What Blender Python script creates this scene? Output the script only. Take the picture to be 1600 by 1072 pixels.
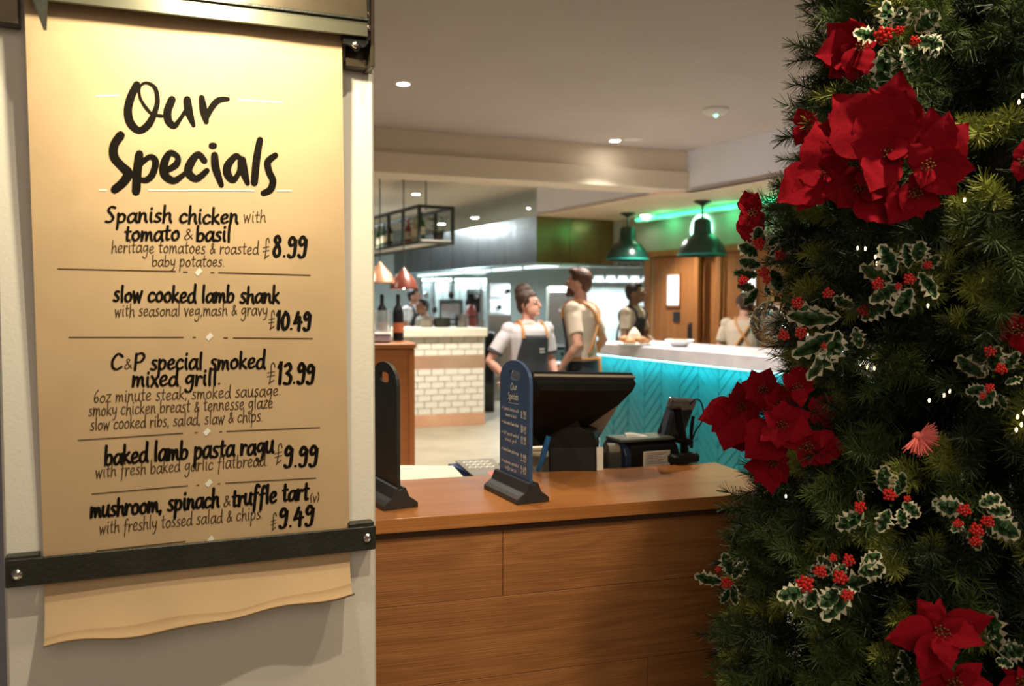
import bpy, math, random
from math import sin, cos, pi, atan, atan2, sqrt, radians as R
from mathutils import Vector as V, Matrix, noise
random.seed(7)
sc = bpy.context.scene
for o in list(bpy.data.objects): bpy.data.objects.remove(o)
COL = sc.collection
# ------------------------------------------------------------ camera
FPX = 1300.0
pit = atan((536-476)/FPX); rol = atan(0.003)
CAM = V((0,0,1.5)); fw = V((0,cos(pit),-sin(pit))); u0 = V((0,sin(pit),cos(pit)))
rt = V((1,0,0))*cos(rol)+u0*sin(rol); up = V((-1,0,0))*sin(rol)+u0*cos(rol)
cd = bpy.data.cameras.new('camera'); cam = bpy.data.objects.new('camera', cd); COL.objects.link(cam)
cam.matrix_world = Matrix(((rt.x,up.x,-fw.x,CAM.x),(rt.y,up.y,-fw.y,CAM.y),(rt.z,up.z,-fw.z,CAM.z),(0,0,0,1)))
cd.sensor_width = 36; cd.lens = 36*FPX/1600; cd.clip_start = .05; cd.clip_end = 100
cd.dof.use_dof = True; cd.dof.focus_distance = 1.75; cd.dof.aperture_fstop = 4.0
sc.camera = cam
# ------------------------------------------------------------ world, exposure
sc.view_settings.view_transform = 'Standard'; sc.view_settings.look = 'None'
sc.view_settings.exposure = 1.0; sc.view_settings.gamma = 1; sc.view_settings.use_curve_mapping = False
w = bpy.data.worlds.new('world'); sc.world = w; w.use_nodes = True
w.node_tree.nodes['Background'].inputs[0].default_value = (1.0,.78,.60,1)
w.node_tree.nodes['Background'].inputs[1].default_value = 0.20
# ------------------------------------------------------------ rays from photo pixels to places
def ray(x, y): return fw+rt*((x-800)/FPX)-up*((y-536)/FPX)
def at(x, y, d):
    r = ray(x,y); return CAM+r*(d/r.y)
def onz(x, y, z):
    r = ray(x,y); return CAM+r*((z-CAM.z)/r.z)
def onp(x, y, p, n):
    r = ray(x,y); return CAM+r*((p-CAM).dot(n)/r.dot(n))
# ------------------------------------------------------------ lights
def spot(name, loc, to, power, col, ang=60, blend=.6, size=.03):
    l = bpy.data.lights.new(name,'SPOT'); l.energy = power; l.color = col; l.spot_size = R(ang); l.spot_blend = blend; l.shadow_soft_size = size
    o = bpy.data.objects.new(name,l); COL.objects.link(o); o.location = loc
    o.rotation_euler = (V(to)-V(loc)).to_track_quat('-Z','Y').to_euler(); return o
def area(name, loc, to, power, col, sx, sy=None):
    l = bpy.data.lights.new(name,'AREA'); l.energy = power; l.color = col; l.shape = 'RECTANGLE'; l.size = sx; l.size_y = sy or sx
    o = bpy.data.objects.new(name,l); COL.objects.link(o); o.location = loc
    o.rotation_euler = (V(to)-V(loc)).to_track_quat('-Z','Y').to_euler(); return o
def point(name, loc, power, col, size=.05):
    l = bpy.data.lights.new(name,'POINT'); l.energy = power; l.color = col; l.shadow_soft_size = size
    o = bpy.data.objects.new(name,l); COL.objects.link(o); o.location = loc; return o
WARM = (1,.74,.45); WH = (1,.90,.78); COOL = (.84,.95,1)
#L_SIGN
spot('sign_spot_light', (-.36,1.10,2.06), (-.50,1.42,1.86), 12, (1,.87,.58), 140, 1, .03)
spot('sign_spot_light_side', (.25,.6,2.9), (-.48,1.4,1.15), 34, (1,.84,.60), 48, .9, .02)
spot('counter_spot_light', (.9,1.0,2.95), (.35,2.2,.9), 60, (1,.78,.50), 62, .9, .05)
spot('counter_spot_light_left', (-.3,2.9,2.95), (-.05,2.2,.9), 34, (1,.78,.52), 80, .9, .05)
area('dining_fill_light', (.6,-1.0,2.95), (.6,1.5,.6), 15, (1,.80,.60), 2.2, 2.2)  # added fill panel behind the camera, standing in for ceiling lamps
for i,(a,b,e) in enumerate([(-.74,5.67,95),(.925,7.47,110),(2.6,5.4,70),(-1.2,3.6,110),(1.0,4.2,100),(-.6,9.0,260),(-2.6,8.4,140),(-2.4,11.0,280),(.5,5.7,120)]):
    spot('ceiling_and_fill_spot', (a,b,2.93), (a,b,0), e, WH, 110, .8, .04)  # includes fill spots without fittings, added to brighten the staff and island
area('kitchen_tube_light', (-2.6,13.4,2.9), (-2.6,13.4,0), 60, COOL, 1.6, .3)
area('kitchen_tube_light', (-.6,14.6,1.95), (-.6,14.6,0), 90, COOL, 2.6, .5)
area('kitchen_tube_light', (1.0,12.4,1.95), (1.0,12.4,0), 55, COOL, 2.0, .6)
spot('bar_spot_light', (1.56,9.5,2.55), (1.5,9.0,0), 75, WH, 120, .8, .04)
spot('bar_spot_light', (1.2,7.6,2.9), (1.3,7.6,0), 85, WH, 100, .8, .04)
# ------------------------------------------------------------ materials
MATS = {}
def mat(name, col, rough=.6, metal=0, var=.12, scale=12, bump=0, bscale=60, stretch=None, emit=None, es=1, trans=0, alpha=1, coat=0, spec=None):
    if name in MATS: return MATS[name]
    m = bpy.data.materials.new(name); m.use_nodes = True; nt = m.node_tree; b = nt.nodes['Principled BSDF']; MATS[name] = m
    c = (*col,1); b.inputs['Roughness'].default_value = rough; b.inputs['Metallic'].default_value = metal
    tc = nt.nodes.new('ShaderNodeTexCoord'); mp = nt.nodes.new('ShaderNodeMapping'); nt.links.new(tc.outputs['Object'],mp.inputs[0])
    if stretch: mp.inputs['Scale'].default_value = stretch
    n = nt.nodes.new('ShaderNodeTexNoise'); n.inputs['Scale'].default_value = scale; n.inputs['Detail'].default_value = 4; nt.links.new(mp.outputs[0],n.inputs[0])
    cr = nt.nodes.new('ShaderNodeValToRGB'); nt.links.new(n.outputs[0],cr.inputs[0])
    cr.color_ramp.elements[0].position = .3; cr.color_ramp.elements[1].position = .7
    cr.color_ramp.elements[0].color = (*[x*(1-var) for x in col],1); cr.color_ramp.elements[1].color = (*[min(1,x*(1+var)) for x in col],1)
    nt.links.new(cr.outputs[0],b.inputs['Base Color'])
    if bump:
        n2 = nt.nodes.new('ShaderNodeTexNoise'); n2.inputs['Scale'].default_value = bscale; nt.links.new(mp.outputs[0],n2.inputs[0])
        bp = nt.nodes.new('ShaderNodeBump'); bp.inputs['Strength'].default_value = bump; bp.inputs['Distance'].default_value = .01
        nt.links.new(n2.outputs[0],bp.inputs['Height']); nt.links.new(bp.outputs[0],b.inputs['Normal'])
    if emit: b.inputs['Emission Color'].default_value = (*emit,1); b.inputs['Emission Strength'].default_value = es
    if trans: b.inputs['Transmission Weight'].default_value = trans
    if alpha<1: b.inputs['Alpha'].default_value = alpha
    if coat: b.inputs['Coat Weight'].default_value = coat
    if spec is not None: b.inputs['Specular IOR Level'].default_value = spec
    return m
def wood(name, c1, c2, rough=.45, sc1=3.0, bump=.15, rings=6.0, k=(.9,9,9), dark=(.05,.015,.005)):
    m = bpy.data.materials.new(name); m.use_nodes = True; nt = m.node_tree; b = nt.nodes['Principled BSDF']; L = nt.links.new
    tc = nt.nodes.new('ShaderNodeTexCoord'); mp = nt.nodes.new('ShaderNodeMapping'); L(tc.outputs['Object'],mp.inputs[0]); mp.inputs['Scale'].default_value = k
    oi = nt.nodes.new('ShaderNodeObjectInfo'); ad = nt.nodes.new('ShaderNodeVectorMath'); ad.operation = 'ADD'; mu = nt.nodes.new('ShaderNodeMath'); mu.operation = 'MULTIPLY'; mu.inputs[1].default_value = 37
    L(oi.outputs['Random'],mu.inputs[0]); L(mp.outputs[0],ad.inputs[0]); L(mu.outputs[0],ad.inputs[1])
    n = nt.nodes.new('ShaderNodeTexNoise'); n.inputs['Scale'].default_value = sc1*.35; n.inputs['Detail'].default_value = 2; n.inputs['Distortion'].default_value = .6; L(ad.outputs[0],n.inputs[0])
    ml = nt.nodes.new('ShaderNodeMath'); ml.operation = 'MULTIPLY'; ml.inputs[1].default_value = rings; L(n.outputs[0],ml.inputs[0])
    fr = nt.nodes.new('ShaderNodeMath'); fr.operation = 'PINGPONG'; fr.inputs[1].default_value = .5; L(ml.outputs[0],fr.inputs[0])
    n3 = nt.nodes.new('ShaderNodeTexNoise'); n3.inputs['Scale'].default_value = sc1*9; n3.inputs['Detail'].default_value = 5
    mp3 = nt.nodes.new('ShaderNodeMapping'); mp3.inputs['Scale'].default_value = (.22,2.4,2.4); L(ad.outputs[0],mp3.inputs[0]); L(mp3.outputs[0],n3.inputs[0])
    mx = nt.nodes.new('ShaderNodeMix'); mx.inputs[0].default_value = .68; L(fr.outputs[0],mx.inputs[2]); L(n3.outputs[0],mx.inputs[3])
    cr = nt.nodes.new('ShaderNodeValToRGB'); L(mx.outputs[0],cr.inputs[0]); e = cr.color_ramp.elements
    e[0].position = .24; e[0].color = (*c2,1); e[1].position = .62; e[1].color = (*c1,1)
    L(cr.outputs[0],b.inputs['Base Color']); b.inputs['Roughness'].default_value = rough
    bp = nt.nodes.new('ShaderNodeBump'); bp.inputs['Strength'].default_value = bump; bp.inputs['Distance'].default_value = .004; L(n3.outputs[0],bp.inputs['Height']); L(bp.outputs[0],b.inputs['Normal'])
    MATS[name] = m; return m
M_top = wood('counter_top_wood',(.52,.22,.065),(.34,.125,.034),.32,1.6,.05,3)
M_oak = wood('oak_plank_wood',(.46,.200,.066),(.27,.105,.032),.5,3.2,.35,7,k=(1.0,7,7))
M_wood2 = wood('red_partition_wood',(.48,.17,.045),(.36,.12,.03),.4,2,.05,3)
M_door = wood('door_wood',(.50,.22,.075),(.32,.125,.036),.4,2,.05,4,k=(9,9,.9))
M_wall = mat('white_pillar_paint',(.78,.76,.68),.6,0,.03,3,.06,180)
M_kraft = mat('kraft_paper',(.56,.40,.23),.75,0,.07,9,.35,6)
M_ink = mat('black_ink',(.010,.008,.006),.8,0,.2,spec=.05); M_ink2 = mat('thin_pen_ink',(.070,.042,.020),.8,0,.2,spec=.05); M_white = mat('white_chalk',(.85,.84,.76),.6,0,.05)
M_iron = mat('dark_olive_metal',(.030,.032,.024),.42,.3,.2,20,.1,150); M_iron2 = mat('brown_bracket_metal',(.075,.058,.036),.35,.6,.15,20)
M_steel = mat('bolt_steel',(.75,.73,.68),.22,1,.08)
M_ceil = mat('ceiling_paint',(.56,.50,.46),.85,0,.03,2); M_ceil2 = mat('beam_paint',(.74,.64,.50),.8,0,.03,2); M_fas = mat('fascia_paint',(.84,.86,.94),.8,0,.03,2)
M_sof = mat('soffit_paint',(.82,.64,.48),.8,0,.03,2)
M_black = mat('black_plastic',(.008,.008,.008),.5,0,.2,30,spec=.2); M_grey = mat('warm_grey_plastic',(.24,.22,.18),.5,0,.08)
M_slate = mat('blue_sheen_chalkboard',(.045,.10,.235),.42,0,.12,14); M_slate2 = mat('dark_chalkboard',(.022,.026,.022),.55,0,.2,14)  # first board's blue is a window reflection put into its colour
M_base = mat('black_holder_plastic',(.028,.028,.030),.42,0,.15,20)
M_pap = mat('cream_paper',(.80,.74,.60),.7,0,.04); M_paw = mat('white_paper',(.85,.84,.80),.7,0,.03)
M_teal = mat('teal_tile',(.010,.17,.19),.28,0,.14,6); M_grout = mat('dark_teal_grout',(.02,.20,.23),.6,0,.1)
M_marb = mat('grey_marble',(.72,.70,.76),.3,0,.08,8,)
M_tile = mat('cream_brick_tile',(.74,.70,.60),.25,0,.06,9); M_gr2 = mat('grey_grout',(.36,.33,.27),.8,0,.1)
M_cop = mat('brushed_copper',(.93,.50,.32),.26,.7,.12,4); M_ss = mat('brushed_stainless',(.42,.44,.44),.24,1,.08,5,.35,5,(1,1,.5))
M_olive = mat('bronze_hood_panel',(.19,.12,.04),.25,.5,.08,4,.05,15,(1,1,4))
M_floor = mat('floor_stone',(.25,.215,.15),.45,0,.12,3,.03); M_kwall = mat('kitchen_wall_panel',(.34,.42,.41),.4,0,.04,3)
M_gwall = mat('green_grey_wall',(.42,.46,.34),.7,0,.05,3); M_blue = mat('blue_grey_wall',(.40,.42,.52),.8,0,.04)
M_lampg = mat('dark_green_enamel',(.004,.040,.030),.28,0,.1,8)
M_led = mat('downlight_lens',(1,.95,.85),.4,emit=(1,.93,.82),es=30); M_cyan = mat('cyan_led_strip',(.6,1,1),.4,emit=(.3,.95,.97),es=3)
M_green = mat('green_led_strip',(.2,1,.5),.4,emit=(.06,1,.42),es=1.1); M_tube = mat('kitchen_tube',(1,1,1),.4,emit=(.80,.96,1),es=.8)
M_rim = mat('white_trim_ring',(.75,.73,.68),.5,0,.03)
# ------------------------------------------------------------ mesh helpers
class MB:
    def __init__(s): s.v=[]; s.f=[]; s.m=[]
    def add(s, vs, fs, mi=0):
        k=len(s.v); s.v += [tuple(x) for x in vs]; s.f += [tuple(i+k for i in f) for f in fs]; s.m += [mi]*len(fs); return s
    def box(s, c, d, rot=0, bev=0, mi=0, mx=None):
        c=V(c); hx,hy,hz=[t/2 for t in d]; b=min(bev,hx*.9,hy*.9,hz*.9)
        q=Matrix.Rotation(rot,3,'Z') if rot else Matrix.Identity(3)
        if mx is not None: q=mx
        if b<=0:
            vs=[q@V((x,y,z))+c for z in (-hz,hz) for x,y in ((-hx,-hy),(hx,-hy),(hx,hy),(-hx,hy))]
            return s.add(vs,[(3,2,1,0),(4,5,6,7),(0,1,5,4),(1,2,6,5),(2,3,7,6),(3,0,4,7)],mi)
        vs=[]
        for z,k in ((-hz,b),(-hz+b,0),(hz-b,0),(hz,b)):
            X=hx-k; Y=hy-k; B=b
            for x,y in ((-X,-Y+B),(-X+B,-Y),(X-B,-Y),(X,-Y+B),(X,Y-B),(X-B,Y),(-X+B,Y),(-X,Y-B)): vs.append(q@V((x,y,z))+c)
        fs=[tuple(range(7,-1,-1)),tuple(range(24,32))]
        for r in range(3):
            for i in range(8): j=(i+1)%8; fs.append((r*8+i,r*8+j,r*8+8+j,r*8+8+i))
        return s.add(vs,fs,mi)
    def loft(s, rings, mi=0, caps=True):
        n=len(rings[0]); vs=[p for r in rings for p in r]; fs=[]
        for k in range(len(rings)-1):
            for i in range(n): j=(i+1)%n; fs.append((k*n+i,k*n+j,k*n+n+j,k*n+n+i))
        if caps: fs.append(tuple(range(n-1,-1,-1))); fs.append(tuple(range((len(rings)-1)*n,len(rings)*n)))
        return s.add(vs,fs,mi)
    def tube(s, pts, rad, n=8, mi=0, round_ends=False):
        pts=[V(p) for p in pts]; rad=list(rad) if hasattr(rad,'__len__') else [rad]*len(pts)
        if round_ends:
            a=(pts[0]-pts[1]).normalized(); b=(pts[-1]-pts[-2]).normalized()
            r0,r1=rad[0],rad[-1]
            pts=[pts[0]+a*r0*.95,pts[0]+a*r0*.6]+pts+[pts[-1]+b*r1*.6,pts[-1]+b*r1*.95]
            rad=[r0*.3,r0*.78]+rad+[r1*.78,r1*.3]
        rings=[]; prev=None
        for i,p in enumerate(pts):
            t=(pts[min(i+1,len(pts)-1)]-pts[max(i-1,0)]).normalized()
            if prev is None:
                a=t.cross(V((0,0,1)) if abs(t.z)<.9 else V((1,0,0))).normalized()
            else: a=(prev-t*prev.dot(t)).normalized()
            prev=a; b=t.cross(a)
            rings.append([p+a*(rad[i]*cos(2*pi*k/n))+b*(rad[i]*sin(2*pi*k/n)) for k in range(n)])
        return s.loft(rings,mi)
    def lathe(s, prof, c=(0,0,0), n=24, mi=0, caps=True):
        c=V(c); return s.loft([[c+V((r*cos(2*pi*k/n),r*sin(2*pi*k/n),z)) for k in range(n)] for r,z in prof],mi,caps)
    def ball(s, c, r, n=10, mi=0, q=None):
        c=V(c); r=V(r) if hasattr(r,'__len__') else V((r,r,r)); m=max(4,n//2); rings=[]
        for i in range(m+1):
            a=-pi/2+pi*(i*.94+.03*m)/m; 
            ring=[V((r.x*cos(a)*cos(2*pi*k/n),r.y*cos(a)*sin(2*pi*k/n),r.z*sin(a))) for k in range(n)]
            rings.append([c+((q@p) if q else p) for p in ring])
        return s.loft(rings,mi)
    def prism(s, poly, z0, z1, mi=0):
        n=len(poly); a=[V((x,y,z0)) for x,y in poly]; b=[V((x,y,z1)) for x,y in poly]; return s.loft([a,b],mi)
    def grid(s, fn, nu, nv, mi=0):
        vs=[fn(i/nu,j/nv) for j in range(nv+1) for i in range(nu+1)]
        fs=[(j*(nu+1)+i,j*(nu+1)+i+1,(j+1)*(nu+1)+i+1,(j+1)*(nu+1)+i) for j in range(nv) for i in range(nu)]
        return s.add(vs,fs,mi)
    def mesh(s, name, mats, smooth=False):
        me=bpy.data.meshes.new(name); me.from_pydata(s.v,[],s.f); ms=mats if isinstance(mats,(list,tuple)) else [mats]
        for m in ms: me.materials.append(m)
        if len(ms)>1: me.polygons.foreach_set('material_index',s.m)
        if smooth: 
            me.polygons.foreach_set('use_smooth',[True]*len(s.f))
            me.set_sharp_from_angle(angle=R(38 if smooth is True else smooth))
        me.update(); return me
def link(name, me, parent=None, label=None, cat=None, group=None, kind=None, loc=None, rot=None):
    o=bpy.data.objects.new(name,me); COL.objects.link(o)
    if parent: o.parent=parent
    if label: o['label']=label
    if cat: o['category']=cat
    if group: o['group']=group
    if kind: o['kind']=kind
    if loc is not None: o.location=loc
    if rot is not None: o.rotation_euler=rot if hasattr(rot,'__len__') else (0,0,rot)
    return o
def obj(name, mb, m, parent=None, smooth=False, **k): return link(name, mb.mesh(name,m,smooth), parent, **k)
def thing(name, label, cat, loc=(0,0,0), rot=0, group=None): return link(name, None, None, label, cat, group, loc=loc, rot=rot)
def struct(name, mb, m, parent=None, **k): return obj(name, mb, m, parent, kind='structure', **k)
def solid(o, t, off=0):
    md=o.modifiers.new('thickness','SOLIDIFY'); md.thickness=t; md.offset=off; return o
# ============================================================ SETTING
DA = V((.939,.344,0)); DB = V((.48,-.877,0))            # the two wall directions of the room
K = V((1.70,8.2,0)); C0 = V((.304,10.4,0))
struct('floor', MB().box((0,7,-.05),(14,24,.1)), M_floor)
def poly(name, pts, z0, z1, m): return struct(name, MB().prism([(p.x,p.y) for p in pts],z0,z1), m)
e0 = K-DA*7.5; b1 = K+DB*9.5
poly('ceiling', [V((-6,-4,0)),V((6.4,-4,0)),b1,K,e0,V((-6,6,0))][:], 3.0, 3.1, M_ceil)
# beam between the two ceiling recesses, with its shadow gap
def beam(name, a, b, z0, z1, t, m, n):
    d=(b-a).normalized(); q=V((-d.y,d.x,0)); return struct(name, MB().prism([((a+q*0).x,(a).y),(b.x,b.y),((b+q*t).x,(b+q*t).y),((a+q*t).x,(a+q*t).y)],z0,z1), m)
beam('trim_1', e0, K, 2.80, 3.0, .30, M_ceil2, 0)
beam('trim_2', e0-V((-.02,.05,0)), K+V((.02,-.045,0)), 2.62, 2.79, .36, M_ceil2, 0)
poly('ceiling_soffit', [K, b1, b1+V((6,0,0)), V((8,14,0)), C0+V((5,2.6,0)), C0, C0+DB*2.35, ], 2.6, 2.64, M_sof)
def wallseg(name, a, b, z0, z1, t, m):
    d=(b-a).normalized(); q=V((-d.y,d.x,0))*t; return struct(name, MB().prism([(a.x,a.y),(b.x,b.y),((b+q).x,(b+q).y),((a+q).x,(a+q).y)],z0,z1), m)
wallseg('trim_3', K+V((0,-.0,0)), b1, 2.6, 3.0, .06, M_fas)
wallseg('trim_4', C0, C0+DB*2.25, 2.61, 3.0, .06, M_fas)
poly('ceiling_kitchen', [e0+V((0,.3,0)), K+V((0,.3,0)), C0+V((.02,0,0)), C0+V((5,2.6,0)), V((6.5,14,0)), V((6.5,17.2,0)), V((-6,17.2,0))], 3.0, 3.1, M_ceil2)
struct('wall_back', MB().box((0,17.1,1.5),(14,.2,3.2)), M_kwall)
struct('wall_left', MB().box((-6,7,1.5),(.2,22,3.2)), M_blue)
# dark blue-grey wall seen left of the pillar
struct('wall_left_near', MB().box((-2.4,2.6,1.5),(2.2,.12,3.0)), M_blue)
# wall behind the bar with doors: along DB from W0
W0 = V((1.68,10.4,0)); DN = V((-.877,-.48,0))
def Wp(t, z=0, off=0): return W0+DB*t+DN*off+V((0,0,z))
angB = atan2(DB.y,DB.x)
def wbox(mb, t0, t1, z0, z1, o0, o1, bev=0, mi=0):
    c=Wp((t0+t1)/2,(z0+z1)/2,(o0+o1)/2); return mb.box(c,(t1-t0,o1-o0,z1-z0),angB,bev,mi)
struct('wall_right', wbox(wbox(wbox(MB(),-.95,6.5,2.13,2.6,-.12,0),.0,.12,0,2.13,-.12,0),2.6,6.5,0,2.13,-.12,0), M_gwall)
struct('wall_behind_doors', wbox(MB(),.12,2.6,0,2.13,-.12,-.08), M_door)
mb = wbox(MB(),-.95,4.5,2.09,2.16,0,.03); wbox(mb,-.02,.10,0,2.09,0,.03); wbox(mb,.93,1.0,0,2.09,0,.05); wbox(mb,1.28,1.36,0,2.09,0,.05); wbox(mb,2.16,2.26,0,2.09,0,.05)
struct('trim_5', mb, M_door)
M_glassp = mat('lit_door_pane',(.85,.93,1),.3,emit=(.85,.93,1),es=.5)
M_plate = mat('dark_door_plate',(.05,.05,.06),.35,.5)
def door(n, t0, t1):
    d = struct('door_%d'%n, wbox(MB(),t0,t1,.01,2.08,-.05,.0,.004), M_door)
    f = wbox(MB(),t0+.29,t1-.29,1.50,1.86,.0,.012,.002); obj('pane', f, M_glassp, d)
    fr = MB(); wbox(fr,t0+.27,t1-.27,1.86,1.88,0,.02); wbox(fr,t0+.27,t1-.27,1.48,1.50,0,.02); wbox(fr,t0+.27,t0+.29,1.48,1.88,0,.02); wbox(fr,t1-.29,t1-.27,1.48,1.88,0,.02)
    obj('pane_frame', fr, M_door, d)
    obj('push_plate', wbox(MB(),t0+.40,t0+.52,1.30,1.42,0,.012,.002), M_plate, d)
    obj('kick_plate', wbox(MB(),t0+.06,t1-.06,.05,.35,0,.006,.001), M_ss, d)
    h = obj('door_handle', wbox(wbox(MB(),t1-.11,t1-.07,1.0,1.3,.0,.01,.002),t1-.10,t1-.08,1.02,1.28,.03,.045,.004), M_plate, d); return d
door(1,.12,.92); door(2,1.37,2.15)
# green LED cove strip above
t=thing('cove_light_strip','green glowing light strip along the top of the wall behind the bar','light strip',Wp(.0,2.56,.10),angB)
obj('led_diffuser', MB().box((2.2,0,0),(4.6,.03,.03)), M_green, t); obj('channel', MB().box((2.2,.045,.0),(4.7,.03,.06)), M_rim, t)
for k in range(4):
    p=Wp(.5+k*1.0,2.50,.14); point('green_cove_glow', p, 1.0, (.1,1,.45), .1)
# ring sign on the wall
t=thing('ring_wall_light','round glowing ring light on the green wall behind the right pendant','wall light',Wp(1.02,2.36,.03),angB)
ring=MB(); ring.tube([V((.16*cos(a),0,.16*sin(a))) for a in [2*pi*i/24 for i in range(25)]],.018,8)
obj('glowing_ring', ring, mat('ring_glow',(.7,1,.9),.4,emit=(.45,1,.75),es=1.6), t)
obj('back_plate', MB().loft([[V((.12*cos(a),y,.12*sin(a))) for a in [2*pi*i/24 for i in range(24)]] for y in (0.0,.025)]), mat('plate_glossy',(.35,.38,.36),.15,.9), t)
# security camera
t=thing('wall_camera','small camera on a bracket high on the wall right of the pendants','camera',Wp(2.1,2.45,.0),angB)
obj('bracket', MB().tube([(0,0,0),(0,-.08,.0),(0,-.12,-.04)],.012), M_iron2, t); obj('camera_body', MB().box((.02,-.16,-.06),(.06,.16,.06),bev=.01), M_iron2, t)
# ceiling fittings
def downlight(x, y, z, lab, r=.045, g='recessed ceiling spotlights'):
    r*=.75
    t=thing('ceiling_spotlight',lab,'ceiling light',(x,y,z),0,g)
    obj('trim_ring', MB().lathe([(r*1.35,-.001),(r*1.35,-.006),(r,-.008),(r,-.001)],caps=False,n=20), M_rim, t)
    obj('lens', MB().lathe([(r,-.002),(r*.98,-.005),(.01,-.006)],n=20), M_led, t)
def czp(px,py,z): p=onz(px,py,z); return p.x,p.y
for px,py,z,r,lab in [(630,130,3.0,.055,'bright recessed ceiling spotlight nearest the specials pillar'),(961,219,3.0,.06,'bright recessed ceiling spotlight just in front of the ceiling beam'),
    (650,303,3.0,.07,'recessed kitchen ceiling spotlight above the bottle shelf'),(690,350,3.0,.09,'recessed kitchen ceiling spotlight right of the bottle shelf, the left of a close pair'),
    (742,340,3.0,.085,'recessed kitchen ceiling spotlight over the stainless hood, the right of a close pair'),(826,325,3.0,.035,'faint kitchen ceiling spotlight beside the white fascia corner'),(1007,336,2.6,.07,'recessed soffit spotlight between the two green pendants')]:
    downlight(*czp(px,py,z),z,lab,r)
x,y=czp(1118,170,3.0)
t=thing('smoke_detector','round white smoke detector with a green light on the ceiling','smoke detector',(x,y,3.0))
obj('housing', MB().lathe([(.10,0),(.10,-.015),(.075,-.04),(.04,-.05),(.005,-.051)],n=24), M_rim, t, smooth=True)
obj('indicator_light', MB().ball((-.0,-.015,-.052),.014), mat('green_indicator',(.1,1,.4),.4,emit=(.1,1,.4),es=5), t)
x,y=czp(990,217,3.0)
t=thing('ceiling_vent','small flat round vent on the ceiling beside the spotlight','vent',(x,y,3.0))
obj('vent_plate', MB().lathe([(.07,0),(.07,-.008),(.05,-.012),(.005,-.012)],n=20), M_rim, t); obj('vent_rim', MB().lathe([(.085,0),(.085,-.005),(.07,-.006),(.07,0)],n=20,caps=False), M_rim, t)
# ============================================================ PILLAR WITH THE SPECIALS ROLL
PR = at(586,500,1.5); PR.z=0
dv = ray(3700,487); U = V((dv.x,dv.y,0)).normalized(); N = V((U.y,-U.x,0))
def S(u, z, off=0): return PR+U*u+N*off+V((0,0,z))
def uz(px, py, off=0):
    p=onp(px,py,S(0,0,off),N); q=p-PR; return q.dot(U), q.z
UL = uz(4,800)[0]
angU = atan2(U.y,U.x)
pil = struct('wall_front_pillar', MB().box((UL/2,.17,1.5),(-UL,.34,3.0),bev=.004), M_wall, loc=PR, rot=angU)
def lu(u, z, off=0): return V((u,-off,z))              # pillar-local coordinates
ZB = 1.115
def poff(u, z):
    wv = .0022*sin(u*17+z*3.0)+.0016*sin(u*31-z*9+1)+.0012*sin(z*14+u*8)
    zz=(z-ZB)/.95
    if z>=ZB: 
        k=min(1,(z-ZB)/.12); return .010+.036*zz**1.2+wv*k*.55
    k=(ZB-z)/.13; return .010+.050*k**2.6+.004*sin(u*13)*k
def puz(px, py, e=0):
    o=.03
    for _ in range(6): u,z=uz(px,py,o+e); o=poff(u,z)
    return u,z
paper = thing('paper_roll_menu','long brown kraft paper menu hanging from a roll on the white pillar','menu',PR,angU)
topL=puz(36,-60); topR=puz(533,0); stL=puz(68,880); stR=puz(547,846); boL=puz(69,1000); boR=puz(549,915)
rowsL=[topL,stL,boL]; rowsR=[topR,stR,boR]
def pg(s,t):
    if t<.8: k=t/.8; a=V(topL).lerp(V(stL),k); b=V(topR).lerp(V(stR),k)
    else: k=(t-.8)/.2; a=V(stL).lerp(V(boL),k); b=V(stR).lerp(V(boR),k)
    u,z=a.lerp(b,s)
    if t>.8: z += .003*k*sin(s*7+.5)+.002*k*sin(s*19)
    return lu(u,z,poff(u,z))
o=obj('paper_sheet', MB().grid(pg,60,110), M_kraft, paper, smooth=180)
# curled lower edge
def cg(s,t):
    p=pg(s,1.0); a=t*2.6; r=.010+.006*sin(s*5)**2
    return p+V((0,-r*(1-cos(a))*1.0, -r*sin(a)))+V((0,-.0,0))
obj('curled_edge', MB().grid(cg,60,10), M_kraft, paper, smooth=180)
# roll above
zr=uz(535,20,.05)[1]+.055
obj('paper_roll', MB().tube([lu(topL[0]-.0,zr+.0,.052),lu(topR[0],zr,.052)],.036,24), M_kraft, paper, smooth=True)
# ---- handwriting
def cr(pts, n=5):
    out=[]; P=[pts[0]]+pts+[pts[-1]]
    for i in range(1,len(P)-2):
        p0,p1,p2,p3=P[i-1],P[i],P[i+1],P[i+2]
        for k in range(n):
            t=k/n; out.append([.5*((2*b)+(-a+c)*t+(2*a-5*b+4*c-d)*t*t+(-a+3*b-3*c+d)*t**3) for a,b,c,d in zip(p0,p1,p2,p3)])
    out.append(list(pts[-1])); return out
def stroke(mb, pts, mapf, rnd=True):
    """pts: (x,y,w) in drawing space; mapf turns (x,y) into a 3-D point"""
    P=[pts[0]]
    for p in pts[1:]:
        if abs(p[0]-P[-1][0])+abs(p[1]-P[-1][1])>1e-4: P.append(p)
    if len(P)<2: P.append([P[0][0]+.01,P[0][1],P[0][2]])
    L=[];Rr=[]
    for i,p in enumerate(P):
        a=P[max(i-1,0)]; b=P[min(i+1,len(P)-1)]; dx=b[0]-a[0]; dy=b[1]-a[1]; l=sqrt(dx*dx+dy*dy) or 1
        nx,ny=-dy/l*p[2]/2,dx/l*p[2]/2; L.append((p[0]+nx,p[1]+ny)); Rr.append((p[0]-nx,p[1]-ny))
    n=len(P); vs=[mapf(*q) for q in L]+[mapf(*q) for q in Rr]
    mb.add(vs,[(i,i+1,n+i+1,n+i) for i in range(n-1)])
    if rnd:
        for p in (P[0],P[-1]):
            r=p[2]/2; mb.add([mapf(p[0]+r*cos(2*pi*k/8),p[1]+r*sin(2*pi*k/8)) for k in range(8)],[tuple(range(8))])
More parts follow.
